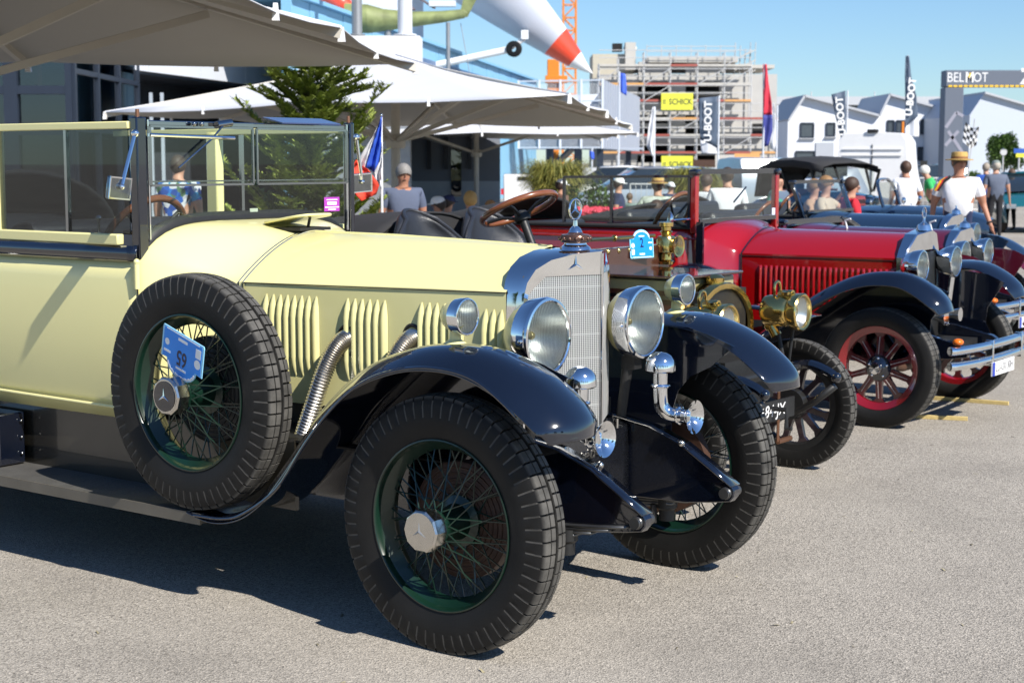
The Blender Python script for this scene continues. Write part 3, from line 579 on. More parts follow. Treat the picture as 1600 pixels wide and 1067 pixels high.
# ---- rally plate tied upside down to the spare wheel
def rally_plate(name, label, num, W, H, mtx, parent=None):
    root = tag(empty(name, (0, 0, 0)), label, 'plate'); root.matrix_world = mtx
    BL = mat('rally_blue', (.008, .27, .88), .35, var=.04); LB = mat('rally_pale', (.3, .66, .9), .4, var=.04); NV = mat('rally_navy', (.005, .01, .05), .4)
    def outline(s_):
        w_, h_ = W / 2 * s_, H / 2 * s_; arc = [(w_ * .72 * math.cos(R(a)), h_ * .35 + h_ * .65 * math.sin(R(a))) for a in range(0, 181, 15)]
        return [(-w_ * .97, -h_), (w_ * .97, -h_), (w_, -h_ * .9), (w_, h_ * .38)] + arc + [(-w_, h_ * .38), (-w_, -h_ * .9)]
    m = MB(); m.prism(outline(1), -.002, .002); m.build('plate_body', LB, root, smooth=0)
    m = MB(); m.prism(outline(.93), .002, .0026); m.build('plate_field', BL, root, smooth=0)
    text('number', num, H * .46, NV, root, Matrix.Translation((0, H * .02, .003)), .0004, bold=H * .008, sx=.75)
    m = MB()
    for i in range(9):
        a = R(20 + 140 * i / 8); m.box((W * .33 * math.cos(a), H * .19 + H * .25 * math.sin(a), .003), (W * .08, H * .05, .0006), Matrix.Rotation(a - R(90), 4, 'Z'))
    m.box((0, H * .27, .003), (W * .24, H * .045, .0006)); m.box((0, -H * .36, .003), (W * .22, H * .06, .0006)); m.box((W * .36, H * .03, .003), (W * .16, H * .05, .0006))
    m.lathe([(.001, 0), (W * .055, 0)], Matrix.Translation((W * .37, -H * .17, .0033)), 16); m.lathe([(.001, 0), (W * .075, 0)], Matrix.Translation((-W * .38, -H * .05, .0033)), 12); m.box((-W * .38, -H * .28, .003), (W * .12, H * .2, .0006))
    m.box((0, -H * .46, .003), (W * .8, H * .02, .0006)); kind(m.build('plate_print', mat('rally_white', (.8, .85, .88), .5), root, smooth=0), 'stuff'); return root
cm = Matrix.Translation((.273, 5.791, 0)) @ Matrix.Rotation(R(-PHI), 4, 'Z')
rally_plate('rally_plate', 'blue rally plate numbered 65 hanging upside down on the spare wheel', '65', .24, .178, cm @ frame((-1.14, -.915, .925), (-.95, .06, .30), (-.25, .12, -.95)))
# ================================================================== the other old cars
def arti_wheel(parent, loc, Rt, W, Rb, spokes, rimm, spm, hubm, name='wheel', spw=.022, line=None, pitches=60, plain=False, flip=False, star_=False):
    """wheel with separate flat spokes (wood or steel)"""
    wh = empty(name, loc, R(180) if flip else 0, parent)
    key = ('arti_tyre', Rt, W)
    if key not in TY: TY[key] = tyre_mesh('tyre', Rt, W, Rb, pitches, gd=.005, plain=plain)
    link(TY[key], 'tyre', wh)
    r = MB(); r.lathe([(Rb - .035, -W * .6), (Rb + .002, -W * .66), (Rb + .003, W * .66), (Rb - .004, W * .72), (Rb - .03, W * .5), (Rb - .045, W * .35), (Rb - .045, -W * .35)], OUT, 48, closed=True); r.build('rim', rimm, wh)
    ro = Rb - .04
    m = MB(); m.loft([[(.05, -.02 - spw * .5, -spw), (.05, -.02 - spw * .5, spw), (.05, .01, spw), (.05, .01, -spw)], [(.11, -.018, -spw * .75), (.11, -.018, spw * .75), (.11, .01, spw * .75), (.11, .01, -spw * .75)], [(ro - .03, -.014, -spw * .7), (ro - .03, -.014, spw * .7), (ro - .03, .01, spw * .7), (ro - .03, .01, -spw * .7)], [(ro + .005, -.014, -spw * 1.7), (ro + .005, -.014, spw * 1.7), (ro + .005, .01, spw * 1.7), (ro + .005, .01, -spw * 1.7)]], closed=True)
    sme = m.mesh('spoke', spm, 30)
    if line:
        q = MB(); q.bar((.085, -.034, 0), (ro - .03, -.0155, 0), .003, .0035); lme = q.mesh('spoke_line', line, 0)
    for k in range(spokes):
        a = 2 * math.pi * (k + .5) / spokes; o = link(sme, 'spoke', wh); o.rotation_euler = (0, a, 0)
        if line: o2 = link(lme, 'spoke_line', wh); o2.rotation_euler = (0, a, 0)
    h = MB(); h.lathe([(.001, -.06), (.08, -.06), (.085, .02), (.078, .032), (.05, .036), (.036, .05), (.034, .085), (.03, .09), (.001, .092)], OUT, 24); h.build('hub', hubm, wh)
    if star_:
        c = MB(); c.lathe([(.036, .05), (.037, .085), (.033, .094), (.001, .097)], OUT, 20); c.build('hub_cap', CHROME, wh)
        for k in range(5):
            a = 2 * math.pi * k / 5 + .3; b = MB(); b.sphere(OUT @ Vector((.06 * math.cos(a), .06 * math.sin(a), .036)), .009, 8, 6); b.build('wheel_nut', CHROME, wh)
    return wh
TY = {}
def wcop(wh, parent, loc, flip):
    c = copy_tree(wh, parent); c.location = loc; c.rotation_euler = (0, 0, R(180) if flip else 0); return c
# ---- brass-era open car
BC = thing('open_car', 'black open car with brass lamps, wood steering wheel and two black bucket seats', 'car', (1.103, 7.952, 0), R(-PHI))
SPK = mat('dark_spoke', (.03, .014, .02), .35, coat=.4, var=.3)
bw = arti_wheel(BC, (0, .68, .345), .347, .045, .255, 12, DULLBLACK, SPK, DULLBLACK, pitches=48, flip=True)
for x, y, f in ((0, -.68, False), (-2.75, .68, True), (-2.75, -.68, False)): wcop(bw, BC, (x, y, .345), f)
OLIVE = mat('pale_lacquer', (.34, .32, .17), .3, coat=.6, var=.06)
m = MB(); m.box((-.42, 0, .86), (.52, .56, .3)); m.build('bonnet', mat('dark_red_panel', (.07, .012, .012), .3, coat=.5, var=.3), BC, bevel=.01)
m = MB(); m.box((-.42, 0, 1.02), (.52, .565, .055)); m.build('bonnet_band', OLIVE, BC, bevel=.006)
m = MB(); m.box((-.42, 0, .962), (.525, .572, .02)); m.build('bonnet_hinge', BLACK, BC)
m = MB(); m.box((-.42, 0, 1.062), (.6, .62, .014)); m.build('bonnet_lid', mat('brown_lacquer', (.05, .02, .014), .12, coat=1., var=.2), BC, bevel=.004)
m = MB(); m.loft([[(u, .3 * math.cos(a) * s_, .8 + .23 * (math.sin(a) if math.sin(a) > 0 else math.sin(a) * 1.1) * s_) for a in [2 * math.pi * k / 28 for k in range(28)]] for u, s_ in ((-.17, .97), (-.15, 1), (-.06, 1), (-.045, .97), (-.045, .86), (-.06, .85))], closed=True); ra_ = m.build('radiator_shell', BRASS, BC)
m = MB(); m.box((-.09, 0, .8), (.05, .48, .38)); m.build('radiator_core', DULLBLACK, ra_)
m = MB(); m.lathe([(.045, 0), (.05, .03), (.03, .045), (.001, .05)], Matrix.Translation((-.11, 0, 1.02)), 20); m.build('radiator_cap', BRASS, ra_)
m = MB(); m.box((-.70, 0, 1.0), (.035, 1.0, .36)); m.build('dashboard', mat('dash_wood', (.06, .022, .014), .2, coat=.8, var=.3, scale=12), BC, bevel=.006)
m = MB(); m.box((-.72, 0, 1.165), (.05, .98, .03)); db = m.build('dash_strip', BRASS, BC, bevel=.005)
for k in range(6):
    m = MB(); m.sphere((-.69, -.3 + .1 * k, 1.165), .017, 10, 6); m.build('dash_rivet', BRASS, db)
m = MB(); m.tube([(-.68, -.28, 1.232), (-.68, .34, 1.232)], .009, 8); m.torus((0, 0, 0), .012, .006, axis((-.68, -.05, 1.232), (0, 1, 0)), 12, 6); m.build('dash_rail', BRASS, BC)
def bl(name, c, s_=1.0, d=(1, 0, 0)):
    """brass oil lamp with chimney and side lens"""
    e = empty(name, c, 0, BC); m = MB()
    m.lathe([(r * s_, h * s_) for r, h in ((.001, -.1), (.04, -.1), (.044, -.085), (.03, -.075), (.028, -.045), (.05, -.035), (.055, .03), (.045, .05), (.025, .055), (.03, .068), (.036, .075), (.026, .082), (.026, .1), (.038, .104), (.038, .125), (.001, .128))], None, 24); m.build('lamp_body', BRASS, e)
    m = MB(); m.lathe([(r * s_, h * s_) for r, h in ((.03, .03), (.042, .06), (.056, .075), (.058, .082), (.05, .08), (.001, .066))], axis((0, 0, 0), d), 28); m.build('lamp_mouth', [BRASS], e)
    m = MB(); m.lathe([(.049 * s_, .079 * s_), (.03 * s_, .086 * s_), (.001, .089 * s_)], axis((0, 0, 0), d), 24); m.build('lens', LENSM, e); return e
bl('dash_lamp', (-.66, .43, 1.175))
bl('dash_lamp', (-.66, -.5, 1.02))
for sgn in (-1, 1):                                                                # acetylene headlamps
    c = Vector((.1, sgn * .38, .865)); e = empty('headlamp', c, 0, BC)
    m = MB(); m.lathe([(.001, -.14), (.05, -.138), (.075, -.12), (.08, -.1), (.08, .0), (.07, .015), (.085, .03), (.094, .04), (.097, .085), (.09, .092), (.082, .088), (.08, .05), (.001, .0)], axis((0, 0, 0), (1, 0, 0)), 36); m.build('lamp_barrel', BRASS, e)
    m = MB(); m.lathe([(.083, .08), (.05, .09), (.001, .095)], axis((0, 0, 0), (1, 0, 0)), 28); m.build('lens', LENSM, e)
    m = MB(); m.lathe([(.08, .07), (.05, .03), (.001, .01)], axis((0, 0, 0), (1, 0, 0)), 28); m.build('reflector', REFL, e)
    m = MB(); m.tube(spline([(-.06, -.03, .07), (-.06, -.03, .13), (-.06, 0, .15), (-.06, .03, .13), (-.06, .03, .07)], 4), .007, 8); m.build('lamp_handle', BRASS, e)
    m = MB(); m.tube([(-.045, 0, .08), (.03, 0, .085)], .026, 12); m.lathe([(.034, .085), (.036, .1), (.001, .104)], None, 16); m.build('lamp_chimney', BRASS, e)
    m = MB(); m.tube([(-.1, 0, -.06), (-.06, 0, -.13)], .028, 10); m.sphere((-.1, 0, -.08), .03, 12, 8); m.build('gas_valve', BRASS, e)
    m = MB(); m.tube([(-.06, 0, -.08), (0, 0, -.33)], .012, 8); m.tube([(.02, .03, -.08), (0, .01, -.33)], .008, 8); m.build('lamp_fork', DULLBLACK, e)
    m = MB(); P = spline([(-.7, sgn * .38, .52), (-.2, sgn * .38, .52), (.05, sgn * .38, .56), (.22, sgn * .38, .60), (.33, sgn * .38, .575), (.38, sgn * .38, .545)], 5); m.tube(P, [.03 - .008 * i / len(P) for i in range(len(P))], 8); m.sphere(P[-1], .027, 10, 6); m.build('dumb_iron', BLACK, BC)
    m = MB(); m.loft([[(x, sgn * .38 - .022, .30 + .2 * ((x - -.05) / .42) ** 2), (x, sgn * .38 + .022, .30 + .2 * ((x - -.05) / .42) ** 2)] for x in [-.47 + .105 * k for k in range(9)]]); m.build('leaf_spring', DULLBLACK, BC, solid=.03)
    m = MB(); m.loft([[(x, sgn * .60 + dv, .80 + .06 * math.sin((x + .75) * 3.2)) for dv in (-.11, 0, .11)] for x in [-.75 + .11 * k for k in range(9)]]); m.build('mudguard', BLACK, BC, solid=.008)
m = MB(); m.tube([(.18, -.38, .585), (.18, .38, .585)], .018, 8); m.tube([(-.02, -.62, .345), (-.02, .62, .345)], .024, 8); m.tube([(.05, -.5, .3), (.05, .5, .3)], .011, 8); m.build('front_axle', DULLBLACK, BC)
m = MB(); m.box((-.08, 0, .55), (.35, .5, .22)); m.box((-1.3, 0, .5), (2.2, .75, .14)); m.tube([(.0, 0, .42), (.3, 0, .42), (.3, 0, .33), (.33, 0, .33)], .012, 8); m.build('chassis', DULLBLACK, BC)
m = MB(); m.box((.215, 0, .405), (.012, .48, .1)); np_ = m.build('number_plate', DULLBLACK, BC)
text('plate_number', '2684-JX', .085, WHITE, np_, frame((.2225, -.02, .405), (0, 1, 0), (0, 0, 1)), .0006, shear=.15, sx=1.1)
m = MB(); m.tube([(.1, .3, .55), (.1, .3, .2)], .008, 6); m.tube([(.1, .3, .2), (.1, .44, .2)], .014, 8); m.build('crank_stay', mat('copper_pin', (.3, .15, .09)), BC)
for sgn in (-1, 1):
    m = MB(); secs = []
    for t in range(10):
        q = t / 9; z = .78 + .58 * q; hw = .24 + .05 * math.sin(math.pi * q) - (.16 * max(0, q - .8) / .2) ** 1.0 * .7
        secs.append([(-1.66 - .12 * q - .10 * (1 - (s_ * s_)) + (.16 * (1 - q)) * s_ * s_, sgn * .29 + s_ * hw, z - .05 * s_ * s_ * q) for s_ in [-1 + k / 7 for k in range(15)]])
    m.loft(secs); st_ = m.build('seat_back', LEATHER, BC, solid=.06, sub=1, smooth=60)
    m = MB(); m.tube([Vector(p) for p in [q[0] for q in secs] + secs[-1] + [q[-1] for q in reversed(secs)]], .013, 8); m.build('seat_piping', LEATHER, st_)
    m = MB(); m.box((-1.5, sgn * .29, .8), (.46, .5, .16)); m.build('seat_cushion', LEATHER, BC, bevel=.05)
m = MB(); m.loft([[(-1.1 - .9 * t, s_ * (.5 + .05 * t), .62 + (.22 + .1 * t) * (1 if abs(s_) > .99 else 0)) for s_ in (-1, -.999, .999, 1)] for t in (0, .5, 1)]); m.box((-1.3, 0, .6), (1.6, .95, .06)); m.build('body_tub', BLACK, BC)
m = MB(); m.loft([[(-1.95 - 1.05 * t, .62 * math.cos(a), .72 + (.62 - .1 * t * t) * math.sin(a) ** .6 * (1 if t < .95 else .6)) for a in [R(2 + 176 * k / 20) for k in range(21)]] for t in (0, .08, .3, .6, .85, 1)]); m.build('tonneau_cover', FABRIC, BC, solid=.012, smooth=60)
m = MB(); m.loft([[(-1.96, .615 * math.cos(a) * s_, .72 + .61 * math.sin(a) ** .6 * s_) for a in [R(2 + 176 * k / 20) for k in range(21)]] for s_ in (.02, 1)]); m.build('tonneau_front', FABRIC, BC)
sc_, sa = Vector((-1.08, -.34, 1.385)), Vector((-.42, 0, .9)).normalized()
m = MB(); m.torus((0, 0, 0), .2, .0165, axis(sc_, sa), 44, 10); so_ = m.build('steering_wheel', WOOD, BC); A = axis(sc_, sa)
m = MB(); m.tube([sc_ - sa * .03, sc_ - sa * .8], .022, 12); m.lathe([(.04, -.07), (.045, -.05), (.03, -.02), (.001, -.01)], A, 16)
for k in range(4):
    a = R(20 + 90 * k); m.tube([A @ Vector((.02 * math.cos(a), .02 * math.sin(a), -.05)), A @ Vector((.1 * math.cos(a), .1 * math.sin(a), -.012)), A @ Vector((.195 * math.cos(a), .195 * math.sin(a), 0))], .009, 8)
m.build('steering_column', DULLBLACK, so_)
m = MB(); m.tube([(-1.0, -.34, 1.21), (-.92, -.5, 1.2)], .007, 6); m.sphere((-.92, -.5, 1.2), .017, 10, 6); m.build('throttle_lever', CHROME, BC)
bcm = Matrix.Translation((1.103, 7.952, 0)) @ Matrix.Rotation(R(-PHI), 4, 'Z')
rally_plate('rally_plate', 'blue rally plate numbered 2 beside the brass oil lamp', '2', .17, .15, bcm @ frame((-.66, .18, 1.195), (.25, 1, .0), (-.1, -.05, 1)))
# flag on the open car
FB = mat('flag_blue', (.03, .10, .55), .8, var=.06, scale=8); FW = mat('flag_white', (.72, .72, .74), .8, var=.05); FR = mat('flag_red', (.75, .06, .03), .8, var=.06)
FY = 9.95
fp = at(597, 336, FY); FG = thing('flag', 'blue, white and red striped flag hanging from a thin white pole behind the bucket seats', 'flag', fp)
m = MB(); m.tube([(0, 0, 0), (0, 0, .6)], .008, 8); m.build('flag_pole', WHITE, FG); m = MB(); m.sphere((0, 0, .607), .012, 10, 8); m.build('pole_finial', NICKEL, FG)
m = MB(); m.box((.03, 0, -.01), (.09, .05, .05)); m.build('pole_clamp', DULLBLACK, FG)
def cloth(poly, mt, name, dy, amp=.02):
    """cloth panel with soft folds from an outline in photo rows (grid between two edges)"""
    a, b = poly; m = MB(); rows = []; n = 10
    for i in range(n + 1):
        t = i / n; L_ = Vector(a[0]).lerp(Vector(a[1]), t) if len(a) == 2 else Vector((interp([j / (len(a) - 1) for j in range(len(a))], [p[0] for p in a], t), interp([j / (len(a) - 1) for j in range(len(a))], [p[1] for p in a], t)))
        R_ = Vector((interp([j / (len(b) - 1) for j in range(len(b))], [p[0] for p in b], t), interp([j / (len(b) - 1) for j in range(len(b))], [p[1] for p in b], t)))
        row = []
        for k in range(9):
            q = L_.lerp(R_, k / 8); w_ = at(q.x, q.y, FY) - fp; row.append((w_.x, dy + amp * math.sin(k * 1.1 + i * .5) + amp * .5 * math.sin(i * .9), w_.z))
        rows.append(row)
    m.loft(rows); return m.build(name, mt, FG, solid=.002, smooth=60)
cloth(([(596, 183), (585, 215), (578, 240), (573, 262)], [(597, 183), (597, 205), (597, 222), (590, 272)]), FB, 'blue_band', -.03)
cloth(([(588, 205), (572, 228), (556, 256), (560, 262)], [(589, 200), (582, 222), (576, 245), (574, 264)]), FW, 'white_band', -.015)
cloth(([(597, 222), (594, 250), (584, 268), (588, 280)], [(598, 222), (598, 250), (598, 275), (597, 296)]), FW, 'white_fold', -.02)
cloth(([(558, 250), (543, 268), (542, 290), (566, 314)], [(561, 256), (578, 266), (594, 288), (588, 304)]), FR, 'red_band', -.04)
# ---- generic saloon-era car used for the red, maroon and navy ones
def vintage(name, label, loc, phi, paint, wingp, k, group=None):
    """k: dict of sizes; returns root. x forward, y left"""
    C = thing(name, label, 'car', loc, R(-phi), group); g = k.get
    Rt = g('Rt', .375); W = .075
    wh = arti_wheel(C, (0, -.70, Rt - .005), Rt, W, g('Rb', .262), g('nsp', 10), g('rimm', paint), g('spm', paint), BLACK, spw=g('spw', .02), line=g('line'), pitches=70, plain=True, star_=True)
    for x, y, f in ((0, .70, True), (-3.1, -.70, False), (-3.1, .70, True)): wcop(wh, C, (x, y, Rt - .005), f)
    CR = g('crown', [(-1.15, .33), (-.95, .42), (-.72, .6), (-.52, .74), (-.34, .85), (-.18, .92), (-.02, .955), (.16, .95), (.30, .89), (.40, .81), (.44, .73)])
    for sgn in (1, -1):
        o = wing(sgn, CR, -.52, -.71, -.835, drop_o=.08).build('front_wing', wingp, C, solid=.007, smooth=60, sub=1, fix=True)
        m = MB(); m.prism([(.36, .83), (.3, .74), (.25, .66), (.24, .56), (.3, .44), (.28, .38), (-.8, .38), (-.6, .62), (-.34, .8), (-.1, .88), (.1, .9), (.25, .88)], .518, .522, Matrix(((1, 0, 0, 0), (0, 0, -sgn, 0), (0, 1, 0, 0), (0, 0, 0, 1)))); m.build('valance', wingp, o)
        m = MB(); m.box((-1.75, sgn * -.69, .325), (1.3, .26, .035)); m.build('running_board', DULLBLACK, C, bevel=.005)
        wing(sgn, [(-3.65, .4), (-3.6, .62), (-3.4, .82), (-3.1, .88), (-2.8, .8), (-2.55, .55), (-2.4, .34)], -.56, -.71, -.83, nose=False, flat_tail=False).build('rear_wing', wingp, C, solid=.007, smooth=60, fix=True)
    hwf, hwr, zc, zt, ub = g('hwf', .29), g('hwr', .39), g('zc', 1.02), g('zt', 1.175), g('ub', -1.12)
    m = MB(); m.loft([hsec(lerp(-.06, ub, t), lerp(hwf, hwr, t), .58, lerp(zc - .005, zc, t), lerp(zt - .01, zt, t)) for t in [k_ / 16 for k_ in range(17)]]); hd = m.build('hood', paint, C, smooth=24, fix=True)
    nl = g('nl', 25)
    if nl:
        lm = MB(); secs = []
        for z, rr in ((-.125, .001), (-.12, .8), (-.1, 1), (.1, 1), (.12, .8), (.125, .001)): secs.append([(.009 - .018 * q / 4, -.01 * rr * math.sin(math.pi * min(1, (q / 4) * .62)) if q else 0, z) for q in range(5)])
        lm.loft(secs); LM = lm.mesh('louvre', paint, 50)
        for sgn in (-1, 1):
            for i in range(nl):
                u = lerp(-.10, ub + .14, i / (nl - 1)); o = link(LM, 'louvre', hd); o.location = (u, sgn * (lerp(hwf, hwr, (u + .06) / (ub + .06)) + .003), zc - .2); o.scale = (1, -sgn, 1)
    m = MB(); m.bar((-.06, -hwf - .003, zc - .02), (ub, -hwr - .003, zc - .015), .003, .004); m.build('hinge_line', DULLBLACK, hd)
    us = g('us', -1.36); hb = g('hb', .62); zb_ = g('zbelt', 1.185); zs0 = g('zs', 1.22)
    def cs(t):
        q = t * t * (3 - 2 * t); return hsec(lerp(ub, us, t), lerp(hwr + .003, hb, q), lerp(.58, .5, t), lerp(zc, zb_ - .06, q), lerp(zt + .003, zs0 + .01, q), ex=lerp(1.8, 3.2, q))
    m = MB(); m.loft([cs(t / 16) for t in range(17)]); m.build('cowl', paint, C, smooth=50, fix=True)
    m = MB(); m.tube([Vector(p) for p in hsec(ub + .002, hwr + .004, .58, zc, zt + .002)], .006, 6); m.build('cowl_beading', BLACK, C)
    for sgn in (1, -1):
        uu = [us + .02, us - .3, us - .8, us - 1.4, us - 1.9, us - 2.25]; hh = [hb, hb + .02, hb + .03, hb + .02, hb - .06, .35]
        m = MB(); m.loft([[(x, -sgn * y, z) for x, y, z in [(u, h_ - .04, .36), (u, h_ - .01, .5), (u, h_ + .01, .75), (u, h_, 1.0), (u, h_ - .015, zb_ - .06), (u, h_ - .02, zb_)]] for u, h_ in zip(uu, hh)]); bo = m.build('body_side', paint, C, smooth=50, solid=.006, fix=True)
        m = MB(); m.tube([(u, -sgn * (h_ - .005), zb_ - .07) for u, h_ in zip(uu, hh)], .008, 6); m.build('belt_moulding', paint, bo)
        m = MB(); m.tube([(u, -sgn * (h_ - .02), zb_ + .006) for u, h_ in zip(uu, hh)], .016, 8); m.build('cockpit_rail', g('rail', FABRIC), bo)
        m = MB(); m.box((us - .1, -sgn * (hb + .032), 1.06), (.02, .02, .14)); m.build('door_handle', CHROME, bo)
    m = MB(); m.box((us - 1.1, 0, .5), (2.2, 1.1, .1)); m.box((us - .04, 0, .9), (.03, 1.1, .45)); m.build('floor', DULLBLACK, C)
    for u in g('seats', (us - .75, us - 1.6)):
        m = MB(); m.box((u + .25, 0, .72), (.5, 1.06, .2)); m.box((u, 0, .98), (.16, 1.06, .42), Matrix.Rotation(R(-10), 4, 'Y')); m.build('seat', g('trim', LEATHER), C, bevel=.05)
    m = MB(); m.loft([[(us - 1.65 - .55 * t, .6 * math.cos(a) * (1 - .12 * t), zb_ - .08 + (.26 - .1 * t) * math.sin(a) ** .7) for a in [R(3 + 174 * q / 14) for q in range(15)]] for t in (0, .1, .5, 1, 1.3)]); m.build('folded_top', FABRIC, C, solid=.02, smooth=60)
    # windscreen
    zt2 = g('ztop', 1.56); rake = g('rake', .0); wpost = g('post', paint); fr = empty('windscreen', (0, 0, 0), 0, C)
    hb2 = hb - .015
    for sgn in (-1, 1):
        m = MB(); m.bar((us, sgn * hb2, zb_ - .03), (us - rake, sgn * hb2, zt2 - .02), .05, .04); m.build('screen_post', wpost, fr, bevel=.005)
        m = MB(); m.box((us - rake, sgn * hb2, zt2 - .005), (.07, .065, .04)); m.build('post_cap', BLACK, fr, bevel=.012)
    m = MB(); m.bar((us - rake, -hb2, zt2), (us - rake, hb2, zt2), .03, .035); m.build('top_rail', g('rail2', BLACK), fr)
    m = MB(); m.bar((us + .01, -hb2 + .03, zs0 + .01), (us + .01, hb2 - .03, zs0 + .01), .03, .03); m.build('bottom_rail', BLACK, fr)
    m = MB(); m.add([(us + .012, -hb2 + .02, zs0), (us + .012, hb2 - .02, zs0), (us + .012 - rake, hb2 - .02, zt2 - .01), (us + .012 - rake, -hb2 + .02, zt2 - .01)], [(0, 1, 2, 3)]); m.build('glass', PANE, fr, solid=.004, smooth=0)
    if g('side', 0):
        m = MB(); u1 = us - g('side')
        for a, b in (((us, zt2 - .03), (u1, zt2 - .04)), ((u1, zt2 - .04), (u1, zb_)), ((lerp(us, u1, .62), zt2 - .035), (lerp(us, u1, .62), zb_)), ((us - .03, zt2 - .03), (us - .03, zb_))): m.bar((a[0], -hb - .005, a[1]), (b[0], -hb - .005, b[1]), .018, .018)
        sf = m.build('side_window_frame', BLACK, C)
        m = MB(); m.box(((us + u1) / 2, -hb - .005, (zt2 + zb_) / 2 - .02), (us - u1, .004, zt2 - zb_ - .04)); m.build('side_glass', PANE, sf)
    sc_, sa = Vector((us - .33, g('swy', -.33), zs0 + .02)), Vector((-.85, 0, .5)).normalized(); A = axis(sc_, sa)
    m = MB(); m.torus((0, 0, 0), .2, .0155, A, 40, 10); so_ = m.build('steering_wheel', g('sw', WOOD), C)
    m = MB(); m.tube([sc_, sc_ - sa * .5], .02, 10)
    for q in range(4):
        a = R(45 + 90 * q); m.tube([A @ Vector((0, 0, -.02)), A @ Vector((.195 * math.cos(a), .195 * math.sin(a), 0))], .008, 6)
    m.build('steering_column', DULLBLACK, so_)
    # radiator
    zr0, zr1 = g('zr0', .60), zt + .015; ol = [(-hwf - .012, zr0), (-hwf - .012, zc), (-hwf * .93, zc + .05), (-hwf * .6, zr1 - .025), (0, zr1), (hwf * .6, zr1 - .025), (hwf * .93, zc + .05), (hwf + .012, zc), (hwf + .012, zr0)]; il = [(v * .84, zc - .02 + (z - zc + .02) * (.35 if z > zc else .97)) for v, z in ol]
    V = g('vee', .06)
    def fu(v): return .05 - abs(v) / hwf * V
    rd = empty('radiator', (0, 0, 0), 0, C)
    m = MB(); m.loft([[(-.07, v, z) for v, z in ol], [(fu(v) - .008, v, z) for v, z in ol], [(fu(v), v * .98, zc - .1 + (z - zc + .1) * .98) for v, z in ol], [(fu(v) - .002, v, z) for v, z in il], [(fu(v) - .02, v, z) for v, z in il]]); m.build('radiator_shell', CHROME, rd, smooth=30, fix=True)
    m = MB(); m.loft([[(fu(v) - .016, v, zr0) for v in (-hwf * .85, 0, hwf * .85)], [(fu(v) - .016, v, zc + .03) for v in (-hwf * .85, 0, hwf * .85)]]); m.build('radiator_core', mat('radiator_black', (.03, .033, .035), .4, .5, var=.2, bump=.6, bscale=300), rd)
    m = MB(); m.lathe([(.05, 0), (.045, .02), (.04, .035), (.02, .045), (.008, .06), (.008, .085)], Matrix.Translation((-.01, 0, zr1 - .005)), 20); m.build('filler_cap', CHROME, rd)
    if g('mascot', 1):
        c = Vector((-.01, 0, zr1 + .11)); m = MB(); m.torus((0, 0, 0), .034, .0035, axis(c, (1, 0, 0)), 28, 6); mm = frame(c, (0, 1, 0), (0, 0, 1)); star(m, .033, .006, mm); star(m, .033, -.006, mm); m.build('star_mascot', CHROME, rd, smooth=25)
    lz, lr, lv_ = g('lz', .97), g('lr', .105), g('lv', .30)
    for sgn in (-1, 1):
        lamp(C, 'headlamp', (g('lu', .1), sgn * lv_, lz), lr, lr * 1.35, shell=CHROME)
        m = MB(); m.tube([(.08, sgn * lv_, lz - lr * .9), (.05, sgn * lv_ * .95, .55)], .018, 8); m.build('lamp_stalk', CHROME, C)
        m = MB(); m.prism([(.42, .46), (.36, .5), (.1, .56), (-.4, .6), (-.4, .45), (0, .4), (.3, .4), (.42, .42)], -.025, .025, Matrix(((1, 0, 0, 0), (0, 0, -1, sgn * .32), (0, 1, 0, 0), (0, 0, 0, 1)))); m.build('dumb_iron', BLACK, C, bevel=.004)
    m = MB(); m.tube([(.12, -.12, .64), (.2, -.12, .64)], [.02, .045], 14); m.tube([(.12, .14, .64), (.2, .14, .64)], [.02, .045], 14); m.tube([(.12, -.12, .64), (.05, 0, .62), (.12, .14, .64)], .018, 8); m.build('horn', CHROME, C)
    m = MB(); m.tube([(0, -.6, .37), (0, -.35, .33), (0, .35, .33), (0, .6, .37)], .028, 10); m.build('front_axle', RUST, C)
    m = MB(); m.box((-.5, 0, .5), (1.0, .6, .25)); m.box((.15, 0, .46), (.26, .5, .05)); m.build('chassis', DULLBLACK, C)
    if g('bumper', 1):
        bz = g('bz', .5); bu = empty('bumper', (0, 0, 0), 0, C); P0 = [(.455, -.75), (.48, -.7), (.515, -.5), (.535, -.25), (.54, 0), (.535, .25), (.515, .5), (.48, .7), (.455, .75)]
        for dz in (0, -.092):
            m = MB(); m.tube(spline([(x, y, bz + dz) for x, y in P0], 4), .027, 12, flat=1.0); m.build('bumper_bar', CHROME, bu)
        for y in (-.28, .28):
            m = MB(); m.box((.54, y, bz - .046), (.05, .022, .16)); m.build('bumper_clamp', CHROME, bu, bevel=.004)
        for y in (-.62, .62):
            m = MB(); m.sphere((.475, y * 1.08, bz + .05), .03, 12, 8, (1.1, 1.3, .75)); m.build('indicator', mat('amber', (.75, .16, .01), .2, var=.1), bu)
        m = MB(); m.box((.572, -.12, bz - .145), (.008, .42, .085)); pl = m.build('number_plate', WHITE, bu)
        m = MB(); m.box((.577, -.308, bz - .145), (.006, .04, .083)); m.build('plate_band', mat('euro_blue', (.02, .05, .4), .4), pl)
        text('plate_number', 'LU-UX 30H', .07, BLACK, pl, frame((.5765, -.1, bz - .145), (0, 1, 0), (0, 0, 1)), .0005, sx=.95)
    return C
PIN = mat('pinstripe', (.45, .38, .36), .4, var=.05)
red = vintage('tourer_car', 'bright red open tourer with black wings, red spoked wheels and a double chrome bumper', (2.672, 10.40, 0), 35, RED, BLACK, dict(spw=.027, line=PIN, rimm=mat('red_rim', (.22, .004, .008), .25, coat=.8, var=.1), spm=mat('dark_red_spoke', (.09, .003, .006), .3, coat=.6, var=.15), side=1.02, Rt=.372))
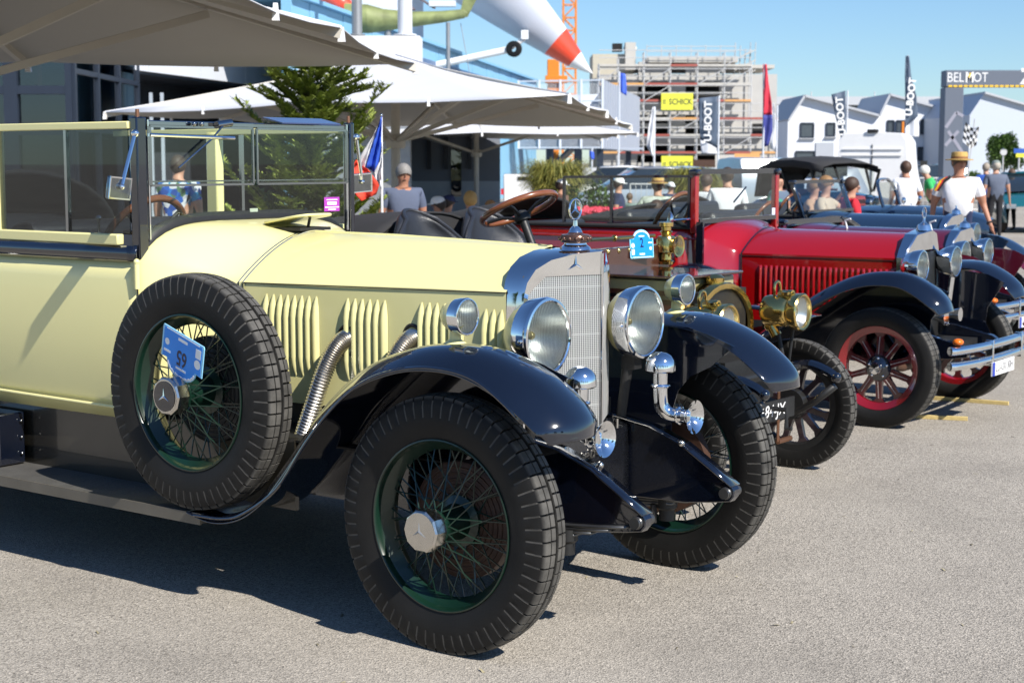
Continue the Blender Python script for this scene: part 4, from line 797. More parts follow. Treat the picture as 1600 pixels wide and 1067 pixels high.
m = MB(); m.lathe([(.3, -.08), (.36, -.075), (.385, -.03), (.385, .03), (.36, .075), (.3, .08), (.001, .08)], OUT, 40); sp_ = m.build('spare_wheel_cover', BLACK, red); sp_.location = (-1.28, -.74, .58)
m = MB(); m.lathe([(.001, 0), (.03, .003), (.05, .02), (.053, .03), (.045, .028), (.001, .022)], axis((-1.40, -.82, 1.245), (-.6, -.5, .1)), 20); m.tube([(-1.40, -.82, 1.245), (-1.37, -.64, 1.25)], .007, 8); m.build('door_mirror', CHROME, red)
m = MB(); m.box((-1.3, -.635, 1.08), (.05, .02, .3)); m.build('door_hinge', BLACK, red)
m = MB(); m.tube([(-1.34, .1, 1.45), (-1.33, -.1, 1.35)], .006, 6); m.build('wiper', BLACK, red)
m = MB(); m.box((-1.345, .55, 1.26), (.004, .05, .07)); m.build('screen_sticker', mat('pale_sticker', (.6, .65, .8), .5), red)
maroon = vintage('sports_car', 'dark maroon sports car with maroon wings, between the red tourer and the navy one', (3.75, 13.3, 0), 35, MAROON, MAROON, dict(zc=.93, zt=1.075, zs=1.09, zbelt=1.05, hwf=.27, nl=0, ztop=1.12, lz=.87, lr=.12, lv=.28, mascot=0, crown=[(-1.15, .33), (-.95, .40), (-.72, .55), (-.52, .68), (-.34, .77), (-.18, .83), (-.02, .86), (.16, .85), (.30, .79), (.40, .72), (.44, .65)], rimm=CHROME, spm=CHROME))
for u in (-.25, -1.0):
    m = MB(); m.tube([(u, -.1, 1.05), (u - .02, -.1, 1.125), (u + .03, -.1, 1.14)], .009, 8); m.build('hood_catch', WHITE, maroon)
navy = vintage('roadster_car', 'navy open roadster with chrome radiator and raked folding windscreen, behind the maroon car', (4.42, 16.0, 0), 35, NAVY, NAVY, dict(zc=.97, zt=1.10, zs=1.11, zbelt=1.07, nl=18, ztop=1.42, rake=.14, lz=.90, lr=.115, mascot=0, bumper=0, post=BLACK, rimm=NAVY, spm=NAVY, crown=[(-1.15, .33), (-.95, .40), (-.72, .55), (-.52, .7), (-.34, .79), (-.18, .85), (-.02, .885), (.2, .87), (.38, .80), (.52, .70), (.56, .62)]))
sp2 = wcop([c for c in navy.children if c.name.startswith('wheel')][0], navy, (-.98, -.72, .72), False); sp2.name = 'spare_wheel'
# timber sticks under the red car
TIM = mat('raw_timber', (.55, .42, .17), .7, var=.2, scale=20, bump=.2)
for a, b, lab in (((1370, 651), (1512, 657), 'pale timber stick lying by the near front wheel of the red car'), ((1452, 624), (1576, 633), 'pale timber stick reaching out past the far front wheel of the red car')):
    A, B = [at(x, y, 1) for x, y in (a, b)]
    A, B = [Vector((0, 0, CAMH)) + (P - Vector((0, 0, CAMH))) * (CAMH / (CAMH - P.z)) for P in (A, B)]
    m = MB(); m.bar(A + Vector((0, 0, .0125)), B + Vector((0, 0, .0125)), .025, .025); tag(m.build('timber_stick', TIM, None, bevel=.002), lab, 'stick', 'timber sticks on the ground')
# ================================================================== parasols
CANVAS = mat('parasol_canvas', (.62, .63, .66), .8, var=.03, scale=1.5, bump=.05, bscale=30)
UNDER = mat('canvas_shaded', (.52, .5, .46), .85, var=.03, scale=1.5)  # same canvas seen from below, its shade darkened into the colour
POLEM = mat('parasol_pole', (.55, .52, .46), .5, var=.06)
TABM = mat('white_tab', (.8, .8, .8), .5)
def parasol(label, cs, ze, za, hub_z, group='large square parasols', dz=(0, 0, 0, 0)):
    c = sum((Vector((x, y, 0)) for x, y in cs), Vector()) / 4
    P = thing('parasol', label, 'parasol', c, 0, group); E_ = [Vector((x, y, ze + d)) - c for (x, y), d in zip(cs, dz)]; ring = []
    for i in range(4): ring += [E_[i], (E_[i] + E_[(i + 1) % 4]) / 2 + Vector((0, 0, .03))]
    apex = Vector((0, 0, za)); m = MB(); rows = []
    for r in range(9):
        t = r / 8; row = []
        for i in range(8):
            a, b = ring[i], ring[(i + 1) % 8]
            for q in range(4):
                e = a.lerp(b, q / 4); e = e + (Vector((-e.x, -e.y, 0)).normalized() * .05 * math.sin(math.pi * q / 4))
                p = apex.lerp(e, t); p.z -= .05 * math.sin(math.pi * t) + .04 * math.sin(math.pi * q / 4) * t; row.append(p)
        row.append(row[0]); rows.append(row)
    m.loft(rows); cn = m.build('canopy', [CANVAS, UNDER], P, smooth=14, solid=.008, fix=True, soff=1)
    m = MB(); m.tube([(0, 0, .12), (0, 0, za - .05)], .07, 14); m.build('pole', POLEM, P)
    m = MB(); m.box((0, 0, .06), (1.0, 1.0, .12)); m.build('base_slab', STEEL, P, bevel=.02)
    m = MB(); m.lathe([(.13, hub_z - .1), (.15, hub_z - .06), (.15, hub_z + .06), (.1, hub_z + .1)], None, 16); m.build('hub', POLEM, P)
    for i, e in enumerate(ring):
        a = apex.lerp(e, .06) + Vector((0, 0, -.08)); b = e + Vector((0, 0, -.04))
        m = MB(); m.bar(a, b, .05, .07); m.build('rib', POLEM, P)
        m = MB(); m.tube([apex.lerp(e, t_ / 8) + Vector((0, 0, .006 - .05 * math.sin(math.pi * t_ / 8))) for t_ in range(9)], .011, 6); m.build('seam', CANVAS, P)
        m = MB(); m.bar(Vector((0, 0, hub_z)), apex.lerp(e, .58) + Vector((0, 0, -.13)), .045, .06); m.build('strut', POLEM, P)
        m = MB(); m.box(b + Vector((0, 0, -.005)), (.05, .05, .1), None, .6); m.build('eave_tab', TABM, P)
    for i in range(4):
        for q in (.25, .75):
            p = E_[i].lerp(E_[(i + 1) % 4], q); m = MB(); m.box(p + Vector((-p.x, -p.y, 0)).normalized() * .06 + Vector((0, 0, -.02)), (.04, .04, .1), None, .6); m.build('eave_tab', TABM, P)
    return P
parasol('grey-white parasol overhead at top left with its underside in shade', [(-.87, 14.6), (-1.45, 7.6), (-8.4, 7.9), (-7.9, 14.9)], 2.5, 3.55, 1.95)
parasol('wide white parasol behind the conifer, its left tip reaching the windscreen of the cream car', [(.61, 17.2), (-5.6, 22.3), (-3.9, 30.5), (1.95, 26.5)], 2.3, 3.2, 1.92, dz=(.03, 0, 0, -.08))
parasol('farthest white parasol on a single pole, beyond the middle one', [(2.95, 38), (-4.4, 40.5), (-5, 49), (2.6, 47)], 2.3, 3.2, 1.85)
# ================================================================== museum buildings at the left
FRAME = mat('navy_frame', (.02, .028, .045), .4, var=.1); PANEL = mat('pale_panel', (.62, .65, .7), .5, var=.03, scale=.6)
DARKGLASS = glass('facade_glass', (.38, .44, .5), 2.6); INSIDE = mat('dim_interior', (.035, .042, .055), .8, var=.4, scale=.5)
GH = thing('glass_hall', 'dark glass-fronted hall with navy frames at the left edge', 'building', (-8, 31, 0))
def gp(px, py, Y, o): return at(px, py, Y) - Vector(o)
x0, x1 = gx(-345, 31) + 8, gx(116, 31) + 8
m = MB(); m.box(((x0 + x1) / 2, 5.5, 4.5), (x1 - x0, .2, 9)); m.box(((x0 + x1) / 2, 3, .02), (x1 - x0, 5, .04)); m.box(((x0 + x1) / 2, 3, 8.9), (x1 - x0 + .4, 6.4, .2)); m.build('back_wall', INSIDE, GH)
for j, (za_, zb2) in enumerate(((0, 2.2), (2.3, 3.3), (3.4, 5.6), (5.7, 8.8))):
    for k in range(3): m = MB(); m.box((x1, .9 + 1.75 * k, (za_ + zb2) / 2), (.03, 1.6, zb2 - za_)); m.build('pane', DARKGLASS, GH)
for k in range(4): m = MB(); m.box((x1, .05 + 1.75 * k, 4.4), (.14, .12, 8.8)); m.build('mullion', FRAME, GH)
for z in (2.25, 3.35, 5.65): m = MB(); m.box((x1, 2.7, z), (.13, 5.3, .1)); m.build('transom', FRAME, GH)
vx = [gx(p, 31) + 8 for p in (-340, -250, -160, -70, 22, 112)]; zz = [0, hz(205, 31), hz(141, 31), 5.6, 8.8]
for i, x in enumerate(vx):
    m = MB(); m.box((x, 0, 4.4), (.26 if i == 4 else .12, .2, 8.8)); m.build('mullion', FRAME, GH)
for z in zz:
    m = MB(); m.box(((vx[0] + vx[-1]) / 2, -.004, z), (vx[-1] - vx[0], .17, .16)); m.build('transom', FRAME, GH)
for i in range(len(vx) - 1):
    for j in range(len(zz) - 1):
        m = MB(); m.box(((vx[i] + vx[i + 1]) / 2, .02, (zz[j] + zz[j + 1]) / 2), (vx[i + 1] - vx[i] - .1, .012, zz[j + 1] - zz[j] - .1)); m.build('pane', DARKGLASS, GH)
m = MB(); m.prism([(gx(25, 34) + 8, hz(100, 34)), (gx(100, 34) + 8, hz(100, 34)), (gx(100, 34) + 8, hz(140, 34))], 1.4, 1.6, Matrix(((1, 0, 0, 0), (0, 0, 1, 0), (0, 1, 0, 0), (0, 0, 0, 1)))); m.build('red_reflection', mat('red_reflection', (.28, .05, .03), .6), GH)  # red reflection in the facade glass, built as a coloured panel behind it
for k, p in enumerate((120, 130, 140, 245, 262)):
    m = MB(); m.box((gx(p, 33) + 8, 1.6, 1.5), (.06, .06, 3.0)); m.build('inner_post', mat('pale_post', (.4, .45, .5), .4), GH)
UH = thing('upper_hall', 'pale panelled upper storey overhanging a dark recess beside the glass hall', 'building', (-9, 34, 0))
d = (Vector((-3.4, 60, 0)) - Vector((-9, 34, 0))); L_ = d.length; dn = d.normalized(); nn = Vector((dn.y, -dn.x, 0)); k = 0
for i in range(9):
    a = dn * (L_ * i / 9 + .01); b = dn * (L_ * (i + 1) / 9 - .01); m = MB(); m.bar((a + b) / 2 - dn * (L_ / 18 - .012) + Vector((0, 0, 6.3)), (a + b) / 2 + dn * (L_ / 18 - .012) + Vector((0, 0, 6.3)), .3, 5.3); m.build('panel', PANEL, UH)
m = MB(); m.bar(nn * -1.6 + Vector((0, 0, 1.8)), d + nn * -1.6 + Vector((0, 0, 1.8)), .2, 3.6); m.build('recess_wall', mat('recess_dark', (.03, .034, .045), .6, var=.3), UH)
m = MB(); m.bar(nn * -.8 + Vector((0, 0, 3.62)), d + nn * -.8 + Vector((0, 0, 3.62)), 1.7, .06); m.build('soffit', FRAME, UH)
BLUE = mat('pale_blue_cladding', (.22, .47, .68), .45, var=.05, scale=.7); BLUED = mat('deep_blue_trim', (.03, .10, .25), .4)
BB = thing('blue_hall', 'long pale blue clad hall with a dark blue roof band, seen above the parasols', 'building', (-5.5, 39.7, 0))
d = Vector((1.1, 82, 0)) - Vector((-5.5, 39.7, 0)); dn = d.normalized(); L_ = d.length; nn = Vector((dn.y, -dn.x, 0))
for i in range(26):
    a = dn * (L_ * i / 26 + .02); b = dn * (L_ * (i + 1) / 26 - .02); m = MB(); m.bar(a + Vector((0, 0, 2.8)), b + Vector((0, 0, 2.8)), .25 + .02 * (i % 2), 5.6); m.build('cladding_panel', BLUE, BB)
m = MB(); m.bar(nn * .16 + Vector((0, 0, 4.95)), d + nn * .16 + Vector((0, 0, 4.95)), .06, .26); m.build('roof_band', BLUED, BB)
m = MB(); m.bar(nn * -3 + Vector((0, 0, 5.66)), d + nn * -3 + Vector((0, 0, 5.66)), 6.6, .1); m.build('roof', BLUE, BB)
m = MB(); m.bar(d, d - nn * 6, .2, 11.2); m.build('end_wall', BLUE, BB)
AN = thing('annex', 'low grey annex wall with a dark doorway and white base under the far parasol', 'building', (-2.7, 48, 0))
GW = mat('grey_render', (.20, .22, .26), .7, var=.06, scale=.8)
for a, b, z0, z1, mt, nm, dy in ((-2.6, -.35, 0, 3.1, FRAME, 'door_bay', .3), (-.35, 2.35, 1.05, 3.1, GW, 'grey_wall', 0), (-.35, 2.35, 0, 1.05, mat('pale_base', (.45, .5, .55), .6), 'white_base', 0), (-2.6, -.35, 2.6, 3.1, GW, 'lintel', 0)):
    m = MB(); m.box(((a + b) / 2, dy, (z0 + z1) / 2), (b - a, .25, z1 - z0)); m.build(nm, mt, AN)
for x in (.25, .75, 1.45):
    m = MB(); m.box((x, -.2, 2.2), (.12, .1, 1.6)); m.build('downpipe', FRAME, AN)
m = MB(); m.box((-1.9, -.05, 1.2), (.9, .05, 2.3)); m.build('door_glass', DARKGLASS, AN); m = MB(); m.box((-.8, -.05, 1.2), (.9, .05, 2.3)); m.build('door_glass', DARKGLASS, AN)
m = MB(); m.box((1.05, -.16, 1.35), (.3, .06, 1.5)); m.build('narrow_window', DARKGLASS, AN)
WB = thing('white_plinth', 'white box plinth below the display aircraft posts', 'plinth', at(555, 90, 40.2))
m = MB(); m.box((0, .6, .05), (3.2, 1.2, .95)); m.build('plinth_box', WHITE, WB); m = MB(); m.bar((-3.4, .9, .95), (-.5, .55, .5), .2, .25); m.build('plinth_ramp', WHITE, WB)
m = MB(); m.box((0, .9, -2.3), (2.6, .5, 3.8)); m.build('plinth_legs', STEEL, WB)
for px, r, lab in ((558, .13, 'grey steel post rising from the white plinth'), (633, .18, 'thick white steel post at the right end of the white plinth')):
    p = at(px, 56, 40.6); m = MB(); m.lathe([(r, 0), (r, 2.4), (.001, 2.4)], None, 20); m.lathe([(r * 1.6, 0), (r * 1.6, .03), (r, .03)], None, 20); o = m.build('support_post', PANEL if r > .15 else STEEL); o.location = p; tag(o, lab, 'post')
# red aircraft part, helicopter and the big drooping nose
def lathe_px(pts, Y, mats, name, parent, n=28, off=None):
    """body of revolution whose axis runs through the given photo points at distance Y; pts = (px, py, half width px, material index)"""
    s_ = Y / FPX; A = at(pts[0][0], pts[0][1], Y); B = at(pts[-1][0], pts[-1][1], Y); m = MB(); ax_ = (B - A); Lx = ax_.length; dd = ax_.normalized(); secs = []
    x = dd.cross(Vector((0, 1, 0))).normalized(); y = dd.cross(x)
    for px, py, hw, mi in pts:
        c = at(px, py, Y) - (off or Vector()); secs.append([c + (x * math.cos(2 * math.pi * k / n) + y * math.sin(2 * math.pi * k / n)) * hw * s_ for k in range(n)])
    for i in range(len(secs) - 1):
        m.mi = pts[i][3]; m.loft([secs[i], secs[i + 1]], closed=True)
    return m.build(name, mats, parent, smooth=50, fix=False)
AR = mat('aircraft_red', (.75, .07, .03), .35, coat=.4, var=.04); AG = mat('aircraft_grey', (.42, .44, .5), .4, var=.05, scale=.4); AW = mat('aircraft_white', (.8, .8, .8), .3, coat=.4, var=.03)
rp = at(530, 10, 47); RA = thing('display_aircraft', 'bright red aircraft fuselage on the museum roof at the top edge', 'aircraft', rp)
lathe_px([(430, -75, 10, 0), (460, -50, 16, 0), (500, -18, 17, 0), (535, 8, 15, 0), (552, 22, 10, 0), (558, 27, 1, 0)], 47, [AR], 'fuselage', RA, off=rp)
m = MB(); m.box((-1.3, .3, -.6), (.15, .15, 3.5)); m.build('stand', STEEL, RA)
CAMO = mat('camouflage', (.19, .22, .085), .6, var=.95, scale=3.2)
hp = at(650, 30, 46); HL = thing('display_helicopter', 'green camouflaged helicopter tail boom on the museum roof', 'helicopter', hp)
lathe_px([(540, 28, 22, 0), (575, 30, 22, 0), (600, 32, 17, 0), (640, 31, 12, 0), (690, 27, 9, 0), (725, 22, 7, 0), (732, 21, 2, 0)], 46, [CAMO], 'tail_boom', HL, off=hp)
m = MB(); m.prism([(1.2, .05), (1.45, .05), (1.75, .62), (1.6, .9), (1.42, .9), (1.3, .4)], -.05, .05, Matrix(((1, 0, 0, 0), (0, 0, -1, 0), (0, 1, 0, 0), (0, 0, 0, 1)))); m.build('tail_fin', CAMO, HL)
m = MB(); m.box((.75, 0, .42), (.75, .3, .16)); m.build('engine_pod', PANEL, HL)
for a, b in (((-.5, .5, .65), (-.1, .3, .28)), ((.1, .4, .6), (.5, .3, .33))):
    m = MB(); m.bar(a, b, .25, .05); m.build('rotor_blade', mat('blade_grey', (.16, .13, .14), .5), HL)
m = MB(); m.tube([(-.8, 0, -.2), (-.8, .1, -2.6)], .1, 10); m.tube([(.9, 0, -.1), (.9, .1, -2.6)], .06, 10); m.build('roof_stand', STEEL, HL)
m = MB(); m.tube([(1.25, .3, -.1), (1.5, .3, -1.5)], .012, 6); m.build('stay_cable', STEEL, HL)
npz = at(850, 60, 58); NO = thing('jet_nose', 'huge drooping jet nose in grey and white with a red band and white tip', 'aircraft', npz)
lathe_px([(640, -140, 66, 0), (740, -50, 60, 0), (800, 4, 45, 0), (840, 40, 34, 0), (864, 61, 27, 0), (868, 65, 26, 1), (896, 91, 15.5, 1), (898, 93, 15, 2), (915, 107, 6, 2), (924, 114, 1.6, 2), (926, 115.5, .2, 2)], 58, [AG, AR, AW], 'nose_cone', NO, n=36, off=npz)
nc = [c for c in NO.children][0]
for pl in nc.data.polygons:
    if pl.material_index == 0 and (pl.normal.z * .8 + pl.normal.x * .6) * (1 if pl.normal.dot(pl.center - nc.data.polygons[0].center) > -9 else 1) > .62: pl.material_index = 2
WP = thing('nose_gear_pole', 'white slanting pole with a pair of dark wheels holding up the jet nose', 'pole', at(662, 106, 57))
o_ = at(662, 106, 57); f = lambda x, y, dy=0: at(x, y, 57 + dy) - o_
m = MB(); m.tube([f(560, 128, -.3), f(795, 78)], .125, 14); m.build('pole_tube', AW, WP)
m = MB(); m.tube([f(795, 78), f(818, 62), f(822, 48)], .08, 10); m.box(f(820, 55), (.25, .3, .3)); m.build('gear_leg', AW, WP)
for dy in (-.22, .22):
    m = MB(); m.lathe([(.1, -.08), (.22, -.09), (.28, -.06), (.28, .06), (.22, .09), (.1, .08)], axis(f(803, 77, dy), (.3, 1, 0)), 24, closed=True); m.build('wheel', RUBBER, WP)
# ================================================================== crane and orange machine
ORA = mat('crane_orange', (.70, .22, .02), .5, var=.1)
cp_ = Vector((gx(889, 130), 130, 0)); CR_ = thing('tower_crane', 'orange lattice tower crane mast against the sky', 'crane', cp_)
for x in (-.5, .5):
    for y in (-.5, .5):
        m = MB(); m.box((x, y, 9), (.14, .14, 18)); m.build('mast_leg', ORA, CR_)
m = MB()
for i in range(18):
    for y in (-.5, .5):
        s_ = 1 if i % 2 else -1; m.bar((-.5 * s_, y, i), (.5 * s_, y, i + 1), .07, .07); m.bar((-.5, y, i), (.5, y, i), .07, .07)
    for x in (-.5, .5): m.bar((x, -.5, i), (x, .5, i + 1), .07, .07)
kind(m.build('mast_lattice', ORA, CR_), 'stuff')
q0 = Vector((gx(864, 110), 110, 0)); OM = thing('orange_drill_rig', 'orange machine tower standing below the jet nose', 'machine', q0)
m = MB(); m.box((0, 0, hz(105, 110) / 2), (.8, .8, hz(82, 110))); m.build('tower', ORA, OM, bevel=.05); m = MB(); m.box((.2, -.5, hz(125, 110)), (1.5, .4, .5)); m.build('attachment', ORA, OM, bevel=.03)
# ================================================================== grey metal stair block
COR = mat('corrugated_steel', (.42, .46, .54), .5, .2, var=.05, scale=.5)
A_, B_, C_ = Vector((4.0, 71.7, 0)), Vector((7.07, 91, 0)), Vector((.3, 73, 0))
SB = thing('stair_block', 'grey corrugated metal stair block on dark columns beside the construction site', 'building', A_)
d = B_ - A_; n_ = 34
for i in range(n_):
    a, b = d * (i / n_), d * ((i + 1) / n_ - .002); m = MB(); m.bar(a + Vector((.06 * (i % 2), 0, 3.7)), b + Vector((.06 * (i % 2), 0, 3.7)), .1, 3.0); m.build('corrugated_sheet', COR, SB)
e = C_ - A_
for i in range(5):
    a = e * (i / 4); m = MB(); m.bar(a + Vector((0, 0, 2.2)), a + Vector((0, 0, 5.25)), .09, .09); m.build('rail_post', PANEL, SB)
for z in (2.25, 3.4, 4.3, 5.2):
    m = MB(); m.bar(Vector((0, 0, z)), e + Vector((0, 0, z)), .06, .07); m.build('rail_bar', PANEL, SB)
m = MB()
for i in range(60):
    a = e * (i / 60); m.bar(a + Vector((0, .03, 2.3)), a + Vector((0, .03, 5.15)), .016, .016)
kind(m.build('mesh_infill', PANEL, SB), 'stuff')
m = MB(); m.bar(e * .5 + Vector((1.2, 6, 2.25)), e * .5 + Vector((1.2, 6.3, 2.25)), 6, .1); m.build('deck', COR, SB)
m = MB(); m.add([Vector((0, 3, 2.2)), e + Vector((0, 3, 2.2)), e + Vector((0, 3, 4.7)), Vector((0, 3, 4.7))], [(0, 1, 2, 3)]); m.build('back_sheet', COR, SB, solid=.05)
for t, w_ in ((.02, .3), (.28, .35), (.62, .35)):
    m = MB(); m.box(e * t + Vector((0, .5, 1.1)), (w_, .3, 2.2)); m.build('column', FRAME, SB)
m = MB(); m.box(B_ - A_ + Vector((-.6, -1, 1.1)), (.3, .3, 2.2)); m.build('column', FRAME, SB)
m = MB(); m.bar(e * .9 + Vector((0, 1, .2)), e * .35 + Vector((0, 1, 2.2)), .9, .12); m.build('stair_flight', FRAME, SB)
# ================================================================== building shell under scaffolding
CON = mat('raw_concrete', (.5, .48, .44), .8, var=.15, scale=.9); BLK = mat('block_wall', (.46, .45, .43), .85, var=.15, scale=1.5)
Y0 = 100.; sx = lambda p: gx(p, Y0); sz = lambda p: hz(p, Y0)
cb = Vector((sx(1075), Y0, 0)); CB = thing('building_shell', 'unfinished grey concrete building with empty window openings behind scaffolding', 'building', cb)
X = lambda p: sx(p) - cb.x
cols = [(932, 996), (1046, 1070), (1123, 1212)]; opx = [(996, 1046), (1070, 1123)]
rows_ = [(97, 128), (156, 180), (210, 227), (254, 292)]
m = MB()
for a, b in cols: m.box(((X(a) + X(b)) / 2, .15, sz(130) / 2 + .3), (X(b) - X(a), .3, sz(118)))
m.build('wall_pier', BLK, CB)
for a, b in rows_:
    for c_, d_ in opx:
        m = MB(); m.box(((X(c_) + X(d_)) / 2, .16, (sz(a) + sz(b)) / 2), (X(d_) - X(c_), .28, sz(a) - sz(b))); m.build('spandrel', BLK, CB)
for p in (104, 146, 196, 240):
    m = MB(); m.box((X(1095), 3.2, sz(p)), (X(1212) - X(985), 6, .22)); m.build('floor_slab', CON, CB)
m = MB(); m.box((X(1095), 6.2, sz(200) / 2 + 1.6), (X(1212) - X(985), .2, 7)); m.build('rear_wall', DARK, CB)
m = MB(); m.box((X(1080), 2.6, sz(94)), (X(1150) - X(1012), 6.2, .35)); m.build('roof_slab', CON, CB)
m = MB(); m.box((X(958), 2.5, sz(84) / 2), (X(990) - X(926), 4, sz(84))); m.build('attic_block', mat('cream_concrete', (.5, .46, .37), .8, var=.1), CB)
m = MB(); m.box((X(984), .5, sz(88)), (X(992) - X(976), 1, sz(75) - sz(118))); m.build('chimney_stack', CON, CB)
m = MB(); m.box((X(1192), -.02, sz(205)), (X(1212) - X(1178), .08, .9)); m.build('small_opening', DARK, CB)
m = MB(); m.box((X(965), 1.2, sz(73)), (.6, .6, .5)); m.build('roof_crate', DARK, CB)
m = MB(); m.sphere((X(985), 1.0, sz(74)), .35, 12, 8, (1.2, .8, .7)); m.build('white_sack', WHITE, CB)
sb0 = Vector((sx(1075), Y0 - 1.2, 0)); SC = thing('scaffolding', 'steel scaffolding with red and orange toe boards in front of the grey building shell', 'scaffolding', sb0)
GALV = mat('galvanised', (.55, .55, .55), .5, .2, var=.1); TR = mat('board_red', (.36, .09, .07), .6, var=.2); TO = mat('board_orange', (.62, .33, .12), .6, var=.2); DK_ = mat('deck_grey', (.5, .48, .44), .7, var=.2)
Yf = Y0 - 1.2; X = lambda p: gx(p, Yf) - sb0.x; Z = lambda p: hz(p, Yf); rnd = random.Random(5)
for i, p in enumerate((965, 1005, 1046, 1088, 1130, 1172, 935, 1212)):
    for dy in (0, .9):
        m = MB(); m.tube([(X(p), dy, 0), (X(p), dy, Z(82 if 1 <= i <= 4 else 96 if 0 < i < 6 else 100 if i == 6 else 175 if i == 7 else 92))], .045, 6); m.build('standard', GALV, SC)
for py, a, b in ((105, 930, 1172), (134, 930, 1205), (160, 930, 1172), (188, 930, 1215), (214, 930, 1215), (241, 930, 1215)):
    segs = [p for p in (935, 965, 1005, 1046, 1088, 1130, 1172, 1215) if a <= p <= b]
    for s_, e_ in zip(segs[:-1], segs[1:]):
        m = MB(); m.box(((X(s_) + X(e_)) / 2, .3, Z(py)), (X(e_) - X(s_) - .05, .55, .06)); m.build('deck', DK_, SC)
        r = rnd.random(); mt = TR if r < .35 else TO if r < .55 else DK_
        m = MB(); m.box(((X(s_) + X(e_)) / 2, -.05, Z(py) + .1), (X(e_) - X(s_) - .04, .04, .13)); m.build('toe_board', mt, SC)
        for h_ in (.55, 1.0):
            m = MB(); m.tube([(X(s_), -.06, Z(py) + h_), (X(e_), -.06, Z(py) + h_)], .026, 5); m.build('guard_rail', GALV, SC)
        if rnd.random() < .4:
            m = MB(); m.tube([(X(s_), -.08, Z(py) + .05), (X(e_), -.08, Z(py - 26))], .03, 5); m.build('brace', GALV, SC)
for z in (88, 80, 72):
    m = MB(); m.tube([(X(1010), .5, Z(z)), (X(1150), .5, Z(z))], .025, 5); m.build('roof_rail', GALV, SC)
for p in range(1010, 1151, 23):
    m = MB(); m.tube([(X(p), .5, Z(95)), (X(p), .5, Z(70))], .025, 5); m.build('roof_rail_post', GALV, SC)
for i in range(9):                                                         # stair tower at the right
    p = 1150 + 8 * (i % 5); m = MB(); m.tube([(X(p), 1.6 + .3 * (i % 3), Z(150)), (X(p + 2), 1.6, Z(64 + 5 * (i % 4)))], .03, 5); m.build('standard', GALV, SC)
for i in range(4):
    m = MB(); m.bar((X(1150), 1.5, Z(140 - 16 * i)), (X(1183), 1.5, Z(124 - 16 * i)), .5, .06); m.build('stair_flight', DK_, SC)
YEL = mat('sign_yellow', (.75, .74, .06), .6, var=.04); INK = mat('sign_ink', (.03, .05, .04), .6)
for py0, py1, lab in ((146, 172, 'upper yellow banner reading SCHICK on the scaffolding'), (244, 270, 'lower yellow banner reading SCHICK at the foot of the scaffolding')):
    c = at(1058, (py0 + py1) / 2, Yf - .25); h_ = hz(py0, Yf) - hz(py1, Yf); S_ = thing('banner', lab, 'banner', c, 0, 'builder banners'); m = MB(); m.box((0, 0, 0), (1.92, .03, h_)); m.build('banner_cloth', YEL, S_)
    text('lettering', 'SCHICK', .5, INK, S_, frame((.2, -.018, -.03), (1, 0, 0), (0, 0, 1)), .002, bold=.012, sx=.8)
    m = MB()
    for k in (-1, 0, 1): m.box((-.78, -.018, k * .1 - .02), (.2, .006, .05))
    kind(m.build('logo_bars', INK, S_), 'stuff')
HB = thing('site_hoarding', 'brown and orange site materials and white hoarding at the foot of the scaffolding', 'hoarding', (gx(1130, 96), 96, 0))
for a, b, y0_, y1_, mt in ((1120, 1150, 242, 262, CON), (1150, 1190, 240, 262, TO), (1085, 1120, 250, 262, RUST), (895, 1205, 262, 288, PANEL)):
    m = MB(); m.box(((gx(a, 96) + gx(b, 96)) / 2 - gx(1130, 96), .3 if mt is PANEL else .8, (hz(y0_, 96) + (hz(y1_, 96) if mt is not PANEL else 0)) / 2), (gx(b, 96) - gx(a, 96), .2, hz(y0_, 96) - (hz(y1_, 96) if mt is not PANEL else 0))); m.build('hoarding_panel', mt, HB)
# ================================================================== houses at the right
HW = mat('house_white', (.74, .77, .82), .7, var=.03, scale=.4); RW_ = mat('roof_edge', (.45, .47, .5), .6)
Yh = 120.; hb0 = Vector((gx(1350, Yh), Yh, 0)); HS = thing('white_house', 'white saw-tooth roofed house row with dark windows', 'building', hb0); X = lambda p: gx(p, Yh) - hb0.x; Z = lambda p: hz(p, Yh)
XZ = Matrix(((1, 0, 0, 0), (0, 0, 1, 0), (0, 1, 0, 0), (0, 0, 0, 1)))
prof = [(X(1230), 0), (X(1230), Z(190)), (X(1254), Z(152)), (X(1371), Z(183)), (X(1386), Z(150)), (X(1512), Z(184)), (X(1512), 0)]
m = MB(); m.prism(prof, 0, 9, XZ); m.build('wall', HW, HS, smooth=0, fix=True)
for (a, az), (b, bz) in zip(prof[1:-2], prof[2:-1]):
    m = MB(); m.bar((a, 4.3, az + .08), (b, 4.3, bz + .08), 9.6, .16); m.build('roof', RW_, HS)
for a, b, y0_, y1_ in ((1250, 1270, 193, 215), (1290, 1303, 193, 213), (1385, 1395, 189, 210), (1399, 1412, 189, 210), (1437, 1451, 188, 209), (1466, 1476, 187, 208), (1434, 1451, 231, 250), (1243, 1272, 237, 250), (1466, 1474, 231, 248)):
    x0_, x1_, z0_, z1_ = X(a), X(b), Z(y1_), Z(y0_)
    m = MB()
    for p, q in (((x0_, z0_), (x1_, z0_)), ((x1_, z0_), (x1_, z1_)), ((x1_, z1_), (x0_, z1_)), ((x0_, z1_), (x0_, z0_))): m.bar((p[0], -.04, p[1]), (q[0], -.04, q[1]), .12, .1)
    wn = m.build('window', FRAME, HS); m = MB(); m.box(((x0_ + x1_) / 2, -.01, (z0_ + z1_) / 2), (x1_ - x0_, .04, z1_ - z0_)); m.build('pane', mat('window_dark', (.07, .085, .1), .15, var=.2), wn); m = MB(); m.box(((x0_ + x1_) / 2, -.12, z0_ - .09), (x1_ - x0_ + .25, .22, .06)); m.build('sill', RW_, wn)
